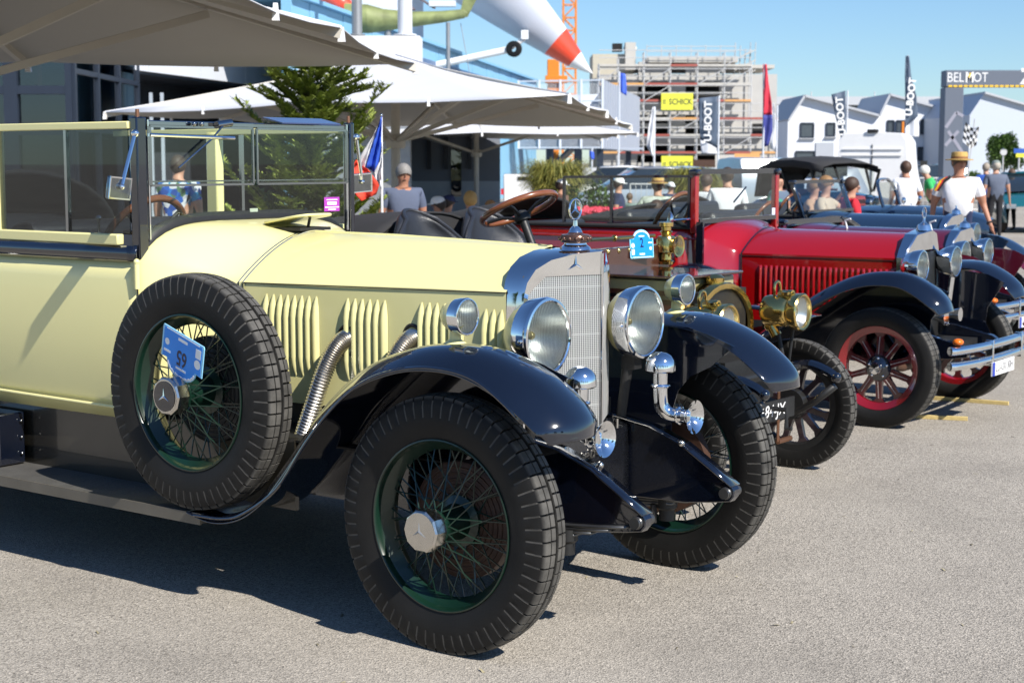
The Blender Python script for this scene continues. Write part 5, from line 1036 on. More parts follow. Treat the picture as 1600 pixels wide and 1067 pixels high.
m = MB(); m.box(((X(1408) + X(1412)) / 2, -.07, Z(200)), (X(1412) - X(1407), .05, Z(189) - Z(210))); m.build('shutter', ORA, HS)
m = MB(); m.box(((X(1274) + X(1302)) / 2, -.05, Z(255)), (X(1302) - X(1274), .1, Z(223) * 2 - .2 if False else Z(223) - Z(287))); m.build('garage_door', mat('garage_grey', (.4, .43, .48), .6), HS)
LB_ = thing('long_office', 'long grey office block with a strip of windows behind the white houses', 'building', (gx(1350, 190), 190, 0)); X = lambda p: gx(p, 190) - gx(1350, 190)
m = MB(); m.box((X(1355), 6, hz(172, 190) / 2), (X(1512) - X(1200), 12, hz(172, 190))); m.build('wall', GW, LB_); m = MB(); m.box((X(1355), 5.5, (hz(152, 190) + hz(165, 190)) / 2), (X(1515) - X(1195), 14, hz(152, 190) - hz(165, 190))); m.build('roof_fascia', RW_, LB_)
for a in range(1205, 1505, 14):
    m = MB(); m.box((X(a + 5), .3, hz(169, 190)), (X(a + 12) - X(a), .4, .6)); m.build('window', M['window_dark'], LB_)
for p in (1273, 1373):
    m = MB(); m.tube([(X(p), 3, hz(152, 190)), (X(p), 3, hz(142, 190))], .07, 6); m.build('roof_mast', GALV, LB_)
GS = thing('grey_shed', 'pale grey gabled shed behind the arch', 'building', (gx(1540, 108), 108, 0)); X = lambda p: gx(p, 108) - gx(1540, 108); Z = lambda p: hz(p, 108)
m = MB(); m.prism([(X(1513), 0), (X(1513), Z(180)), (X(1534), Z(147)), (X(1640), Z(178)), (X(1640), 0)], 0, 14, XZ); m.build('wall', mat('shed_grey', (.50, .55, .62), .6, var=.03), GS, smooth=0, fix=True)
m = MB(); m.bar((X(1534), 7, Z(147) + .07), (X(1642), 7, Z(178) + .07), 14.6, .14); m.build('roof', RW_, GS)
# ================================================================== start arch
SL = mat('slate_banner', (.115, .135, .175), .6, var=.03); ya = 60.; a0 = Vector((gx(1488, ya), ya, 0)); AH = thing('start_arch', 'slate grey start arch lettered BELMOT with a yellow dashed stripe', 'arch', a0); X = lambda p: gx(p, ya) - a0.x; Z = lambda p: hz(p, ya)
m = MB(); m.box((0, .35, Z(137) / 2), (X(1503) - X(1474), .7, Z(137))); pil = m.build('pillar', SL, AH, bevel=.02)
m = MB(); m.box(((X(1474) + X(1900)) / 2, .35, (Z(110) + Z(137)) / 2 + .01), (X(1900) - X(1474), .7, Z(110) - Z(137) - .02)); bmx = m.build('beam', SL, AH, bevel=.03)
m = MB(); m.box((X(1885), .35, Z(137) / 2), (X(1503) - X(1474), .7, Z(137))); m.build('pillar', SL, AH, bevel=.02)
text('lettering', 'BEL', .5, WHITE, bmx, frame((X(1489), -.005, Z(122)), (1, 0, 0), (0, 0, 1)), .002, sx=.82); text('lettering', 'M', .54, WHITE, bmx, frame((X(1511), -.005, Z(122)), (1, 0, 0), (0, 0, 1)), .002, bold=.012, sx=.78); text('lettering', 'OT', .5, WHITE, bmx, frame((X(1528), -.005, Z(122)), (1, 0, 0), (0, 0, 1)), .002, sx=.78)
m = MB(); m.box((X(1511), -.012, Z(118)), (.06, .004, .18), Matrix.Rotation(R(20), 4, 'Y')); m.build('letter_accent', mat('accent_yellow', (.8, .5, .03), .5), bmx)
text('lettering', 'Z', .75, WHITE, bmx, frame((X(1601), -.005, Z(121)), (1, 0, 0), (0, 0, 1)), .002, bold=.03)
for k in range(40):
    m = MB(); m.box((X(1477) + .19 * k + .1, -.01, Z(135)), (.14, .01, .07)); m.build('stripe_dash', M['accent_yellow'], bmx)
for a, b, c_, d_ in ((1476, 200, 1492, 176), (1492, 176, 1503, 182), (1480, 205, 1503, 238), (1476, 228, 1496, 205)):
    m = MB(); m.bar((X(a), -.006, Z(b)), (X(c_), -.006, Z(d_)), .006, .12); m.build('printed_line', mat('pale_print', (.28, .28, .34), .6), pil)
# ================================================================== banners and flags on poles
def banner(label, pole, Y, panels, py_base=300, nm='banner_flag', txt=None):
    """pole = (px, top py); panels = [(material, [(left px, py), ...top to bottom], [right ...])]"""
    b = Vector((gx(pole[0], Y), Y, 0)); T = thing(nm, label, 'flag', b)
    m = MB(); m.tube([(0, 0, 0), (0, 0, hz(pole[1], Y))], .03, 8); m.build('flag_pole', PANEL, T)
    for mt, lf, rt in panels:
        rows = []
        for (ax_, ay), (bx_, by) in zip(lf, rt):
            row = []
            for k in range(9):
                t = k / 8; p = at(lerp(ax_, bx_, t), lerp(ay, by, t), Y) - b; row.append((p.x, -.03 + .05 * math.sin(t * 7 + ay * .06), p.z))
            rows.append(row)
        rr = []
        for i in range(len(rows) - 1):
            for q in range(4): rr.append([tuple(Vector(u).lerp(Vector(v), q / 4)) for u, v in zip(rows[i], rows[i + 1])])
        rr.append(rows[-1]); m = MB(); m.loft(rr); m.build('cloth', mt, T, solid=.006, smooth=60)
    if txt:
        s_, px, py, sz_, rot = txt; p = at(px, py, Y) - b; p.y = -.11; text('lettering', s_, sz_, WHITE, T, frame(p, (math.sin(R(rot)), 0, math.cos(R(rot))), (-math.cos(R(rot)), 0, math.sin(R(rot)))), .001, bold=.01)
    return T
BG = mat('banner_slate', (.075, .105, .155), .7, var=.04); BW = mat('banner_white', (.70, .71, .74), .7, var=.05); BR = mat('banner_red', (.55, .03, .06), .7, var=.05); BN = mat('banner_navy', (.04, .05, .25), .7, var=.06); BBL = mat('banner_blue', (.05, .12, .6), .7)
banner('slate banner lettered U-BOOT with a white foot, in front of the scaffolding', (1122, 150), 50, [(BG, [(1091, 154), (1092, 190), (1094, 218)], [(1121, 151), (1121, 190), (1120, 232)]), (BW, [(1094, 218), (1095, 230), (1096, 240)], [(1120, 232), (1120, 236), (1120, 241)])], txt=('U-BOOT', 1106, 190, .32, 0))
banner('slanting slate banner lettered U-BOOT before the left white gable', (1322, 142), 55, [(BG, [(1299, 148), (1304, 180), (1312, 212)], [(1321, 142), (1321, 180), (1321, 222)]), (BW, [(1312, 212), (1316, 222), (1318, 229)], [(1321, 222), (1321, 227), (1321, 231)])], txt=('U-BOOT', 1313, 182, .34, -6))
banner('tall tapering slate flag lettered U-BOOT against the sky', (1414, 87), 50, [(BG, [(1414, 88), (1414, 120), (1414, 160), (1414, 200)], [(1420, 88), (1424, 120), (1431, 150), (1434, 182)]), (BW, [(1414, 200), (1414, 208), (1415, 215)], [(1434, 182), (1436, 200), (1436, 214)])], txt=('U-BOOT', 1422, 152, .3, 5))
banner('plain white feather flag left of the scaffolding', (1022, 167), 45, [(BW, [(1019, 168), (1013, 200), (1010, 228), (1018, 243)], [(1022, 168), (1022, 200), (1022, 228), (1022, 246)])])
banner('red and navy feather flag beside the scaffolding', (1192, 100), 45, [(BR, [(1192, 101), (1192, 130), (1192, 160), (1192, 180)], [(1198, 101), (1201, 130), (1205, 160), (1206, 180)]), (BN, [(1192, 180), (1192, 205), (1193, 230)], [(1206, 180), (1207, 205), (1201, 228)])])
banner('white feather flag just behind the red and navy one', (1213, 165), 52, [(BW, [(1207, 162), (1204, 190), (1203, 232)], [(1209, 162), (1212, 190), (1212, 238)])])
banner('small blue flag above the stair block', (967, 112), 66, [(BBL, [(968, 114), (968, 132), (970, 145)], [(977, 116), (979, 132), (979, 150)])])
banner('small light blue pennant under the stair block', (925, 232), 60, [(BBL, [(921, 236), (921, 244), (924, 248)], [(928, 238), (929, 244), (928, 250)])], nm='pennant')
# chequered flag
cf = Vector((gx(1507, 45), 45, 0)); CF_ = thing('chequered_flag', 'black and white chequered flag waving beside the arch', 'flag', cf)
m = MB(); m.tube([(0, 0, 0), (.25, 0, hz(186, 45))], .02, 6); m.build('flag_pole', GALV, CF_)
for i in range(6):
    for j in range(6):
        def P_(u, v):
            p = at(1509 + 22 * u - 5 * v, 190 + 8 * math.sin(u * 3.2) + 32 * v + 5 * u, 45) - cf; return (p.x, -.05 + .12 * math.sin(u * 6 + v * 3), p.z)
        m = MB(); m.add([P_(i / 6, j / 6), P_((i + 1) / 6, j / 6), P_((i + 1) / 6, (j + 1) / 6), P_(i / 6, (j + 1) / 6)], [(0, 1, 2, 3)]); m.build('check', WHITE if (i + j) % 2 else DULLBLACK, CF_, smooth=0)
# ================================================================== plants
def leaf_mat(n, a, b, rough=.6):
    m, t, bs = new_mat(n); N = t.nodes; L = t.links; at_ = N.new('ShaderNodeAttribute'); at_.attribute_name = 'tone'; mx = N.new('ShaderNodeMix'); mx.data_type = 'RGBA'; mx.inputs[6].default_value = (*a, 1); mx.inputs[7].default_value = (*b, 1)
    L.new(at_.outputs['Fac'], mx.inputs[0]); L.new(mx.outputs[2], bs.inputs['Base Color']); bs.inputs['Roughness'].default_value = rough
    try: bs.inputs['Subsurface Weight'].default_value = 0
    except Exception: pass
    return m
def leaves(name, quads, mt, parent):
    vs, fs, tn_ = [], [], []
    for P, tone in quads:
        b = len(vs); vs += P; fs.append(tuple(range(b, b + len(P)))); tn_ += [tone] * len(P)
    me = bpy.data.meshes.new(name); me.from_pydata([tuple(v) for v in vs], [], fs); me.materials.append(mt); a = me.attributes.new('tone', 'FLOAT', 'POINT'); a.data.foreach_set('value', tn_); me.update()
    return kind(link(me, name, parent), 'stuff')
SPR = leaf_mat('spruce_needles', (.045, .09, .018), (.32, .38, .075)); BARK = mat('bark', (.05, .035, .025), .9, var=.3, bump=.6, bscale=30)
rnd = random.Random(11); tp = Vector((gx(488, 16.4), 16.4, 0)); ST = thing('conifer', 'dark green potted conifer in front of the middle parasol', 'tree', tp); H_ = 2.85
m = MB(); m.tube([(0, 0, .1), (.02, 0, 1.2), (0, 0, H_ - .05)], [.06, .04, .008], 8); m.build('trunk', BARK, ST)
m = MB(); m.lathe([(.001, 0), (.25, 0), (.32, .42), (.34, .44), (.34, .48), (.29, .48), (.28, .4), (.001, .4)], None, 20); m.build('planter', mat('planter_grey', (.12, .12, .12), .7), ST)
br = MB(); Q = []
def spray(o, d, ln, up):
    d = d.normalized(); s_ = d.cross(Vector((0, 0, 1))).normalized()
    for k in range(int(ln / .014)):
        p = o + d * (k * .014)
        for sg in (-1, 1):
            t = (d * .55 + s_ * sg * .8 + Vector((0, 0, rnd.uniform(-.1, .45)))).normalized(); l_ = rnd.uniform(.04, .075); w_ = Vector((0, 0, 1)).cross(t).normalized() * .011 + Vector((0, 0, rnd.uniform(-.004, .004)))
            Q.append(([p - w_, p + w_, p + t * l_ + w_ * .3, p + t * l_ - w_ * .3], min(1, max(0, rnd.gauss(up, .2)))))
zc_ = .5
while zc_ < H_ - .03:
    Rr = interp([.5, 1.0, 1.6, 2.1, 2.4, 2.65, 2.85], [.5, .56, .54, .48, .4, .3, .16], zc_) ; nb = 11 if zc_ < 2.4 else 10
    for b_ in range(nb):
        a = rnd.uniform(0, 6.283); d = Vector((math.cos(a), math.sin(a), rnd.uniform(.0, 1.1))); ln = Rr * rnd.uniform(.45, 1.2) * (1 + .38 * math.sin(zc_ * 8 + a * 2.3)) / 1.05; o = Vector((0, 0, zc_ + rnd.uniform(-.05, .05) - .15)); e_ = o + d * ln; br.tube([o, e_], [.007, .002], 5, caps=False)
        for t in [.3 + .7 * k / 6 for k in range(7)]:
            p = o.lerp(e_, t)
            for sg in (-1, 1):
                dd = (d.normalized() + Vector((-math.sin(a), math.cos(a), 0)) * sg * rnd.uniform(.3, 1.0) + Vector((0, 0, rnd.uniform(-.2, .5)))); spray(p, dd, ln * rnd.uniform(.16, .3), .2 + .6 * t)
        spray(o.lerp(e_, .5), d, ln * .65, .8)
    zc_ += .075
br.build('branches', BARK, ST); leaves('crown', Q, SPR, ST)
def blades(label, px, Y, z_top, rad, n, mt, name='grass_clump', cat='plant', base=.35):
    p0 = Vector((gx(px, Y), Y, 0)); G = thing(name, label, cat, p0); Q = []; r = random.Random(int(px))
    for i in range(n):
        a = r.uniform(0, 6.283); h_ = z_top * r.uniform(.72, 1.05); out = rad * r.uniform(.2, 1.1); w_ = r.uniform(.008, .018); b0 = Vector((math.cos(a), math.sin(a), 0)) * r.uniform(0, rad * .4); pts = []
        for k in range(6):
            t = k / 5; pts.append(b0 + Vector((math.cos(a) * out * t ** 1.8, math.sin(a) * out * t ** 1.8, base + (h_ - base) * (1.25 * t - .35 * t ** 3 - (.35 * t ** 5) * r.uniform(.2, 1)))))
        s_ = Vector((-math.sin(a), math.cos(a), 0)) * w_; tone = r.random()
        for k in range(5): f = 1 - k / 6; Q.append(([pts[k] - s_ * f, pts[k] + s_ * f, pts[k + 1] + s_ * (f - .16), pts[k + 1] - s_ * (f - .16)], tone))
    leaves('foliage', Q, mt, G); m = MB(); m.lathe([(.001, 0), (rad * .7, 0), (rad * .85, base), (rad * .75, base), (.001, base - .05)], None, 20); m.build('planter', STEEL, G); return G
BAM = leaf_mat('bamboo_leaf', (.10, .13, .025), (.33, .29, .06))
blades('large yellow-green bamboo clump behind the woman in the white cap', 868, 31, 1.95, .75, 2800, BAM)
blades('yellow-green bamboo clump behind the red car windscreen', 1085, 36, 1.75, .8, 2400, BAM)
LEAF = leaf_mat('shrub_leaf', (.02, .055, .01), (.11, .19, .03))
def shrub(label, px, Y, z0, rad, hgt, n, mt, lsz=.05, name='shrub', cat='shrub', trunk=True, squash=1., group=None):
    p0 = Vector((gx(px, Y), Y, 0)); G = thing(name, label, cat, p0, 0, group); r = random.Random(int(px * 3 + Y)); Q = []; cl = [(Vector((r.uniform(-.7, .7) * rad, r.uniform(-.7, .7) * rad, z0 + hgt * r.uniform(.25, .85))), r.uniform(.28, .5)) for _ in range(16)]
    for i in range(n):
        c, s_ = r.choice(cl); d = Vector((r.gauss(0, 1), r.gauss(0, 1), r.gauss(0, 1))).normalized() * (r.random() ** .4); p = c + Vector((d.x * rad * s_, d.y * rad * s_, d.z * hgt * s_ * .6))
        a = Vector((r.gauss(0, 1), r.gauss(0, 1), r.gauss(.3, .6))).normalized(); b = a.cross(Vector((r.random(), r.random(), r.random()))).normalized(); l_ = lsz * r.uniform(.6, 1.3)
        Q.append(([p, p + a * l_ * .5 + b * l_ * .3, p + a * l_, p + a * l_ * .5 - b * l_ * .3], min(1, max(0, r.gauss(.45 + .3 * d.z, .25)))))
    leaves('crown', Q, mt, G)
    m = MB(); m.tube([(0, 0, 0), (.02 * rad, 0, z0 + hgt * .3), (0, .05 * rad, z0 + hgt * .7)], [rad * .09, rad * .06, rad * .02], 8)
    for k in range(5): a = k * 1.3; m.tube([(0, 0, z0 + hgt * .2), (rad * .5 * math.cos(a), rad * .5 * math.sin(a), z0 + hgt * (.5 + .06 * k))], [rad * .04, rad * .01], 6)
    m.build('trunk', BARK, G); return G
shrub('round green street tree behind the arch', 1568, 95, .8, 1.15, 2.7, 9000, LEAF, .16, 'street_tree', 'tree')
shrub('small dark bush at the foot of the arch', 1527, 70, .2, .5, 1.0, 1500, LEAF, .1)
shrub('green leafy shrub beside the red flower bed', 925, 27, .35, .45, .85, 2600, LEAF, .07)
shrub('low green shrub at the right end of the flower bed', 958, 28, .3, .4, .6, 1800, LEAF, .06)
FLR = leaf_mat('red_petals', (.45, .01, .03), (.75, .03, .10))
fb = Vector((gx(930, 25), 25, 0)); FBd = thing('flower_bed', 'bed of bright red flowers in front of the green shrubs', 'flower bed', fb); Q = []; Q2 = []; r = random.Random(4)
for i in range(420):
    c = Vector((r.uniform(-.42, .42), r.uniform(-.3, .3), .72 + r.uniform(0, .2)))
    for k in range(5):
        a = k * 1.257; d = Vector((math.cos(a), math.sin(a) * .6, math.sin(a) * .7)); s_ = Vector((0, .01, .02)); Q.append(([c, c + d * .02 + s_, c + d * .038, c + d * .02 - s_], r.random()))
for i in range(1500):
    c = Vector((r.uniform(-.5, .5), r.uniform(-.35, .35), .35 + r.random() * .42)); a = Vector((r.gauss(0, 1), r.gauss(0, 1), r.gauss(.4, .6))).normalized(); b = a.cross(Vector((1, .3, .2))).normalized(); Q2.append(([c, c + a * .03 + b * .018, c + a * .06, c + a * .03 - b * .018], r.random()))
leaves('blossom', Q, FLR, FBd); leaves('foliage', Q2, LEAF, FBd); m = MB(); m.box((0, 0, .2), (1.1, .7, .4)); m.build('planter_trough', STEEL, FBd, bevel=.02)

# trees behind the photographer: out of frame, but mirrored in the black wings and the chrome
for k, (x, y, h_, r_) in enumerate(((-16, -12, 7, 3.0), (-9, -17, 8, 3.4), (-2.5, -19, 7.5, 3.2), (4, -21, 8.5, 3.6), (11, -22, 8, 3.4), (19, -20, 9, 3.6), (-24, -6, 8, 3.4), (27, -16, 8, 3.4))):
    g_ = shrub(('broad tree behind the photographer, %s in the row' % ('leftmost but one', 'third', 'fourth', 'fifth', 'sixth', 'seventh', 'leftmost', 'rightmost')[k]), 800 + k, 1, 1.6, r_ * .55, h_ - 1.6, 1500, LEAF, .55, 'roadside_tree', 'tree', group='trees behind the photographer'); g_.location = (x, y, 0)
# litter on the asphalt
r = random.Random(9); Q = []
for i in range(420):
    c = Vector((r.uniform(-4, 7), r.uniform(3.6, 14), .003)); a = r.uniform(0, 6.28); l_ = r.uniform(.004, .016); d = Vector((math.cos(a), math.sin(a), r.uniform(0, .25))) * l_; e = Vector((-math.sin(a), math.cos(a), 0)) * l_ * r.uniform(.2, .5); Q.append(([c - d - e, c + d - e, c + d + e + Vector((0, 0, .003)), c - d + e], r.random()))
leaves('litter', Q, leaf_mat('litter_bits', (.05, .04, .025), (.4, .35, .22)), None)
# ================================================================== people
import bmesh
SKIN = [mat('skin_%d' % i, c, .55, var=.08) for i, c in enumerate([(.50, .27, .18), (.42, .20, .125), (.56, .33, .23)])]
def cloth_mat(n, col, var=.12, scale=4, bump=.9): return mat('cloth_' + n, col, .85, var=var, scale=scale, bump=bump, bscale=7)
def patterned(n, cols, scale):
    """cloth printed with irregular patches of several colours"""
    m, t, b = new_mat(n); N = t.nodes; L = t.links; tc = N.new('ShaderNodeTexCoord'); v = N.new('ShaderNodeTexVoronoi'); v.inputs['Scale'].default_value = scale; L.new(tc.outputs['Object'], v.inputs['Vector'])
    s_ = N.new('ShaderNodeSeparateColor'); L.new(v.outputs['Color'], s_.inputs[0]); r = N.new('ShaderNodeValToRGB'); r.color_ramp.interpolation = 'CONSTANT'; e = r.color_ramp.elements
    while len(e) < len(cols): e.new(.5)
    for i, c in enumerate(cols): e[i].position = i / len(cols); e[i].color = (*c, 1)
    L.new(s_.outputs[0], r.inputs[0]); L.new(r.outputs[0], b.inputs['Base Color']); b.inputs['Roughness'].default_value = .85; return m
def person(label, px, Y, top_py, face, shirt, trousers, hair=(.03, .02, .015), hat=None, skin=0, arms=None, shorts=False, seated=False, lean=0., bald=False, extra=None, group=None, shoes=DULLBLACK, girth=1.0, headturn=0.):
    """figure facing local +x, scaled so that the head top reaches the photo row; arms = ((elbow, wrist) left, right) in unit-height coordinates"""
    b = Vector((gx(px, Y), Y, 0)); top = hz(top_py, Y); hatx = .02 if hat else 0.
    P = {}; E = []; Rd = {}; T = {}
    def v(n, p, r, par=None, tagn=None):
        P[n] = Vector(p); Rd[n] = r
        if par: E.append((par, n)); T[(par, n)] = tagn
    dz = -.43 if seated else 0.
    L_ = Matrix.Rotation(lean, 3, 'Y')
    def up(p):                                             # upper body, leaned about the hips
        q = L_ @ (Vector(p) - Vector((0, 0, .95))) + Vector((0, 0, .95)); q.z += dz; return q
    g_ = girth
    v('pel', up((0, 0, .95)), (.15 * g_, .17 * g_)); v('spi', up((.015 * g_, 0, 1.12)), (.15 * g_, .165 * g_), 'pel', 's'); v('che', up((.005, 0, 1.31)), (.155 * g_, .175 * g_), 'spi', 's'); v('nk0', up((-.005, 0, 1.445)), (.085, .1), 'che', 's'); v('nk1', up((.01, 0, 1.505)), (.058, .058), 'nk0', 'k'); v('hd0', up((.025, 0, 1.565)), (.075, .068), 'nk1', 'k'); v('hd1', up((.02, 0, 1.64)), (.1, .084), 'hd0', 'k'); v('hd2', up((.01, 0, 1.70)), (.068, .06), 'hd1', 'k')
    for i, sd in enumerate((1, -1)):
        el, wr = (arms[i] if arms else ((-.01, .27, 1.12), (.06, .28, .88)))
        el = (el[0], abs(el[1]) * sd if el[1] >= 0 else el[1] * sd, el[2]); wr = (wr[0], wr[1] * sd, wr[2])
        q = 'lr'[i]; sh, e_, w_ = up((-.005, .195 * sd * g_ ** .5, 1.395)), up(el), up(wr)
        v(q + 'sh', sh, (.074, .074), 'che', 's'); v(q + 'su', sh.lerp(e_, .62), (.068, .068), q + 'sh', 's'); v(q + 'el', e_, (.04, .04), q + 'su', 'k'); v(q + 'wr', w_, (.028, .028), q + 'el', 'k'); d = (w_ - e_).normalized(); s_ = Vector((1, 0, .2)); s_ = (s_ - d * s_.dot(d)).normalized()
        v(q + 'pa', w_ + d * .075, (.034, .02), q + 'wr', 'k')
        for f, (o, ln) in enumerate(((-.03, .06), (-.01, .075), (.01, .07), (.028, .055))):
            v(q + 'f%d' % f, w_ + d * (.085 + ln * .5) + s_ * o, (.009, .009), q + 'pa', 'k'); v(q + 'g%d' % f, w_ + d * (.09 + ln) + s_ * o + s_.cross(d) * .012 * sd, (.0075, .0075), q + 'f%d' % f, 'k')
        v(q + 'th', w_ + d * .06 + s_ * .05, (.01, .01), q + 'pa', 'k')
        hp = Vector((0, .095 * sd, .90 + dz)); v(q + 'hp', hp, (.095, .095), 'pel', 't')
        kn, an = (Vector((.42, .12 * sd, .50)), Vector((.40, .12 * sd, .09))) if seated else (Vector((.02 + .03 * sd, .1 * sd, .5)), Vector((.0 + .05 * sd, .1 * sd, .09)))
        v(q + 'tm', hp.lerp(kn, .55), (.085, .085), q + 'hp', 't'); v(q + 'kn', kn, (.062, .062), q + 'tm', 't'); v(q + 'cf', kn.lerp(an, .35), (.06, .06), q + 'kn', 'k' if shorts else 't'); v(q + 'an', an, (.042, .042), q + 'cf', 'k' if shorts else 't'); v(q + 'to', an + Vector((.15, .015 * sd, -.05)), (.04, .034), q + 'an', 'h')
    nm = list(P); me = bpy.data.meshes.new('person'); me.from_pydata([tuple(P[n]) for n in nm], [(nm.index(a), nm.index(c)) for a, c in E], [])
    o = bpy.data.objects.new('person', me); COL.objects.link(o); md = o.modifiers.new('s', 'SKIN'); md.use_smooth_shade = True
    for n, sv in zip(nm, me.skin_vertices[0].data): sv.radius = Rd[n]; sv.use_root = n == 'pel'
    sb = o.modifiers.new('d', 'SUBSURF'); sb.levels = sb.render_levels = 2 if Y < 20.6 else 1
    bpy.context.view_layer.update(); m2 = bpy.data.meshes.new_from_object(o.evaluated_get(bpy.context.evaluated_depsgraph_get())); bpy.data.objects.remove(o); bpy.data.meshes.remove(me)
    m2.materials.clear()
    for mt in (SKIN[skin], shirt, trousers, shoes): m2.materials.append(mt)
    segs = [(P[a], P[c], T[(a, c)]) for a, c in E]; idx = {'k': 0, 's': 1, 't': 2, 'h': 3}; mi = []
    for pl in m2.polygons:
        c = pl.center; best = 9; bt = 'k'
        for A, B, tg in segs:
            ab = B - A; t = max(0, min(1, (c - A).dot(ab) / max(1e-9, ab.length_squared))); dd = (c - A - ab * t).length
            if dd < best - 1e-5: best = dd; bt = tg
        mi.append(idx[bt])
    m2.polygons.foreach_set('material_index', mi); m2.polygons.foreach_set('use_smooth', [True] * len(mi)); m2.update()
    sc = top / (1.745 + dz + hatx - (.5 * (1 - math.cos(lean)) * 1.6 if lean else 0))
    root = link(m2, 'person'); root.location = b; root.rotation_euler = (0, 0, face); root.scale = (sc, sc, sc); tag(root, label, 'person', group)
    hc = P['hd1']; HM = mat('hair_%.3f_%.3f' % (hair[0], hair[1]), hair, .6, var=.3, scale=30, bump=.4, bscale=60)
    HT = Matrix.Rotation(headturn, 4, 'Z') @ Matrix.Rotation(lean, 4, 'Y')
    if not bald:
        m = MB(); prof = []
        for k in range(9):
            a = R(-34 + 124 * k / 8); prof.append((max(.0005, .102 * math.cos(a)), .11 * math.sin(a)))
        m.lathe(prof, Matrix.Translation(hc + L_ @ Vector((-.012, 0, .004))) @ HT @ Matrix.Rotation(R(-34), 4, 'Y') @ Matrix.Diagonal((1.12, .95, 1, 1)), 20); m.build('hair', HM, root)
    f = Matrix.Translation(hc) @ HT
    m = MB(); m.add([(.083, -.012, -.03), (.083, .012, -.03), (.108, 0, -.032), (.086, 0, .012)], [(0, 2, 1), (0, 3, 2), (1, 2, 3)], f); m.build('nose', SKIN[skin], root)
    for sd in (-1, 1):
        m = MB(); m.sphere((.078, .03 * sd, .006), .011, 8, 6, (.6, 1, .7), f); m.build('eye', DULLBLACK, root)
        m = MB(); m.sphere((.0, .082 * sd, -.01), .026, 8, 6, (.7, .35, 1.1), f); m.build('ear', SKIN[skin], root)
    m = MB(); m.box((.082, 0, -.062), (.008, .04, .008)); mm = m.build('mouth', mat('lips', (.35, .12, .1), .6), root); mm.matrix_local = f
    if hat:
        kd, hm = hat; m = MB(); base = Matrix.Translation(hc + L_ @ Vector((0, 0, .03))) @ HT
        if kd == 'straw':
            m.lathe([(.17, -.012), (.172, 0), (.105, .006), (.1, .075), (.09, .09), (.001, .095)], base @ Matrix.Diagonal((1.08, .95, 1, 1)), 28); hb = m.build('hat', hm, root); m = MB(); m.lathe([(.106, .008), (.104, .034)], base @ Matrix.Diagonal((1.08, .95, 1, 1)), 28); m.build('hat_band', mat('hat_band', (.25, .12, .05), .8), hb)
        else:
            m.lathe([(.1, -.02), (.104, .0), (.1, .035), (.075, .07), (.035, .088), (.001, .09)], base @ Matrix.Diagonal((1.06, .92, 1, 1)), 22); hb = m.build('cap', hm, root); m = MB(); m.loft([[(.085 + .085 * math.cos(a) * t, .085 * math.sin(a) * (1 - .1 * t), -.012 - .02 * t) for a in [R(-80 + 16 * k) for k in range(11)]] for t in (.2, 1)]); br_ = m.build('cap_peak', hm, hb, solid=.006); br_.matrix_local = base
    if extra: extra(root, P)
    return root
C = cloth_mat; WT = C('white', (.78, .78, .8)); NVY = C('navy', (.02, .03, .08)); BLKC = C('black', (.015, .015, .018)); GRYB = C('greyblue', (.09, .11, .17)); REDC = C('red', (.55, .015, .03)); GRN = C('green', (.04, .42, .12)); BLU = C('blue', (.03, .10, .42)); BRN = C('brown', (.14, .075, .06)); JEAN = C('jeans', (.05, .07, .12)); ORC = C('orange', (.7, .18, .06))
CAPW = mat('cap_white', (.8, .8, .8), .8, var=.04); CAPN = mat('cap_navy', (.02, .03, .1), .8); CAPG = mat('cap_grey', (.2, .24, .22), .8); STRAW = mat('straw', (.52, .33, .10), .8, var=.25, scale=40, bump=.4, bscale=120)
AW_ = R(90)    # facing away from the camera
person('child in a blue flowered shirt seen from behind through the windscreen of the cream car', 277, 18, 243, R(75), patterned('hawaii', [(.02, .12, .5), (.03, .3, .55), (.02, .08, .35), (.7, .72, .75), (.03, .2, .6), (.1, .2, .1)], 14), C('darkshorts', (.05, .06, .05)), hair=(.05, .035, .025), shorts=True)
person('grey-haired man in a blue-grey polo shirt with arms lowered, behind the flag', 627, 18, 256, R(-70), GRYB, JEAN, hair=(.22, .21, .2), skin=1, lean=.12, girth=1.15)
for px, Y, tp, fc, lab, sh, kw in ((686, 21, 306, R(200), 'seated visitor with a pale cap and dark glasses under the parasol', C('white2', (.6, .62, .66)), dict(hat=('cap', CAPW), skin=1)), (699, 23, 304, R(20), 'seated visitor in lilac with a navy cap under the parasol', C('lilac', (.3, .3, .5)), dict(hat=('cap', CAPN))), (735, 21, 299, R(100), 'seated blonde visitor under the far parasol pole', C('plum', (.16, .08, .08)), dict(hair=(.5, .3, .1))), (767, 24, 313, R(150), 'seated fair-haired visitor right of the far parasol pole', C('sand', (.5, .4, .3)), dict(hair=(.4, .22, .1)))):
    q = person(lab, px, Y, tp, fc, sh, JEAN, seated=True, group='visitors seated under the parasols', **kw)
    z_ = .46 * q.scale.z; ch = thing('cafe_chair', lab.replace('seated', 'dark cafe chair of the').replace('under the', 'by the'), 'chair', q.location, fc, 'cafe chairs')
    m = MB(); m.box((.08, 0, z_ - .1), (.4, .4, .03)); m.build('seat', FRAME, ch); m = MB(); m.box((-.2, 0, z_ + .2), (.03, .4, .3)); m.build('backrest', FRAME, ch)
    for x in (-.18, .26):
        for y in (-.18, .18): m = MB(); m.tube([(x, y, 0), (x, y, z_ - .1 if x > 0 else z_ + .1)], .013, 6); m.build('leg', STEEL, ch)
person('woman in a white cap and brown top beside the bamboo clump', 876, 24, 279, R(20), BRN, JEAN, hat=('cap', CAPW), hair=(.04, .02, .015), girth=.95)
person('man in a white cap and navy T-shirt by the flower bed', 966, 25, 277, R(-10), NVY, BLKC, hat=('cap', CAPW), girth=1.1)
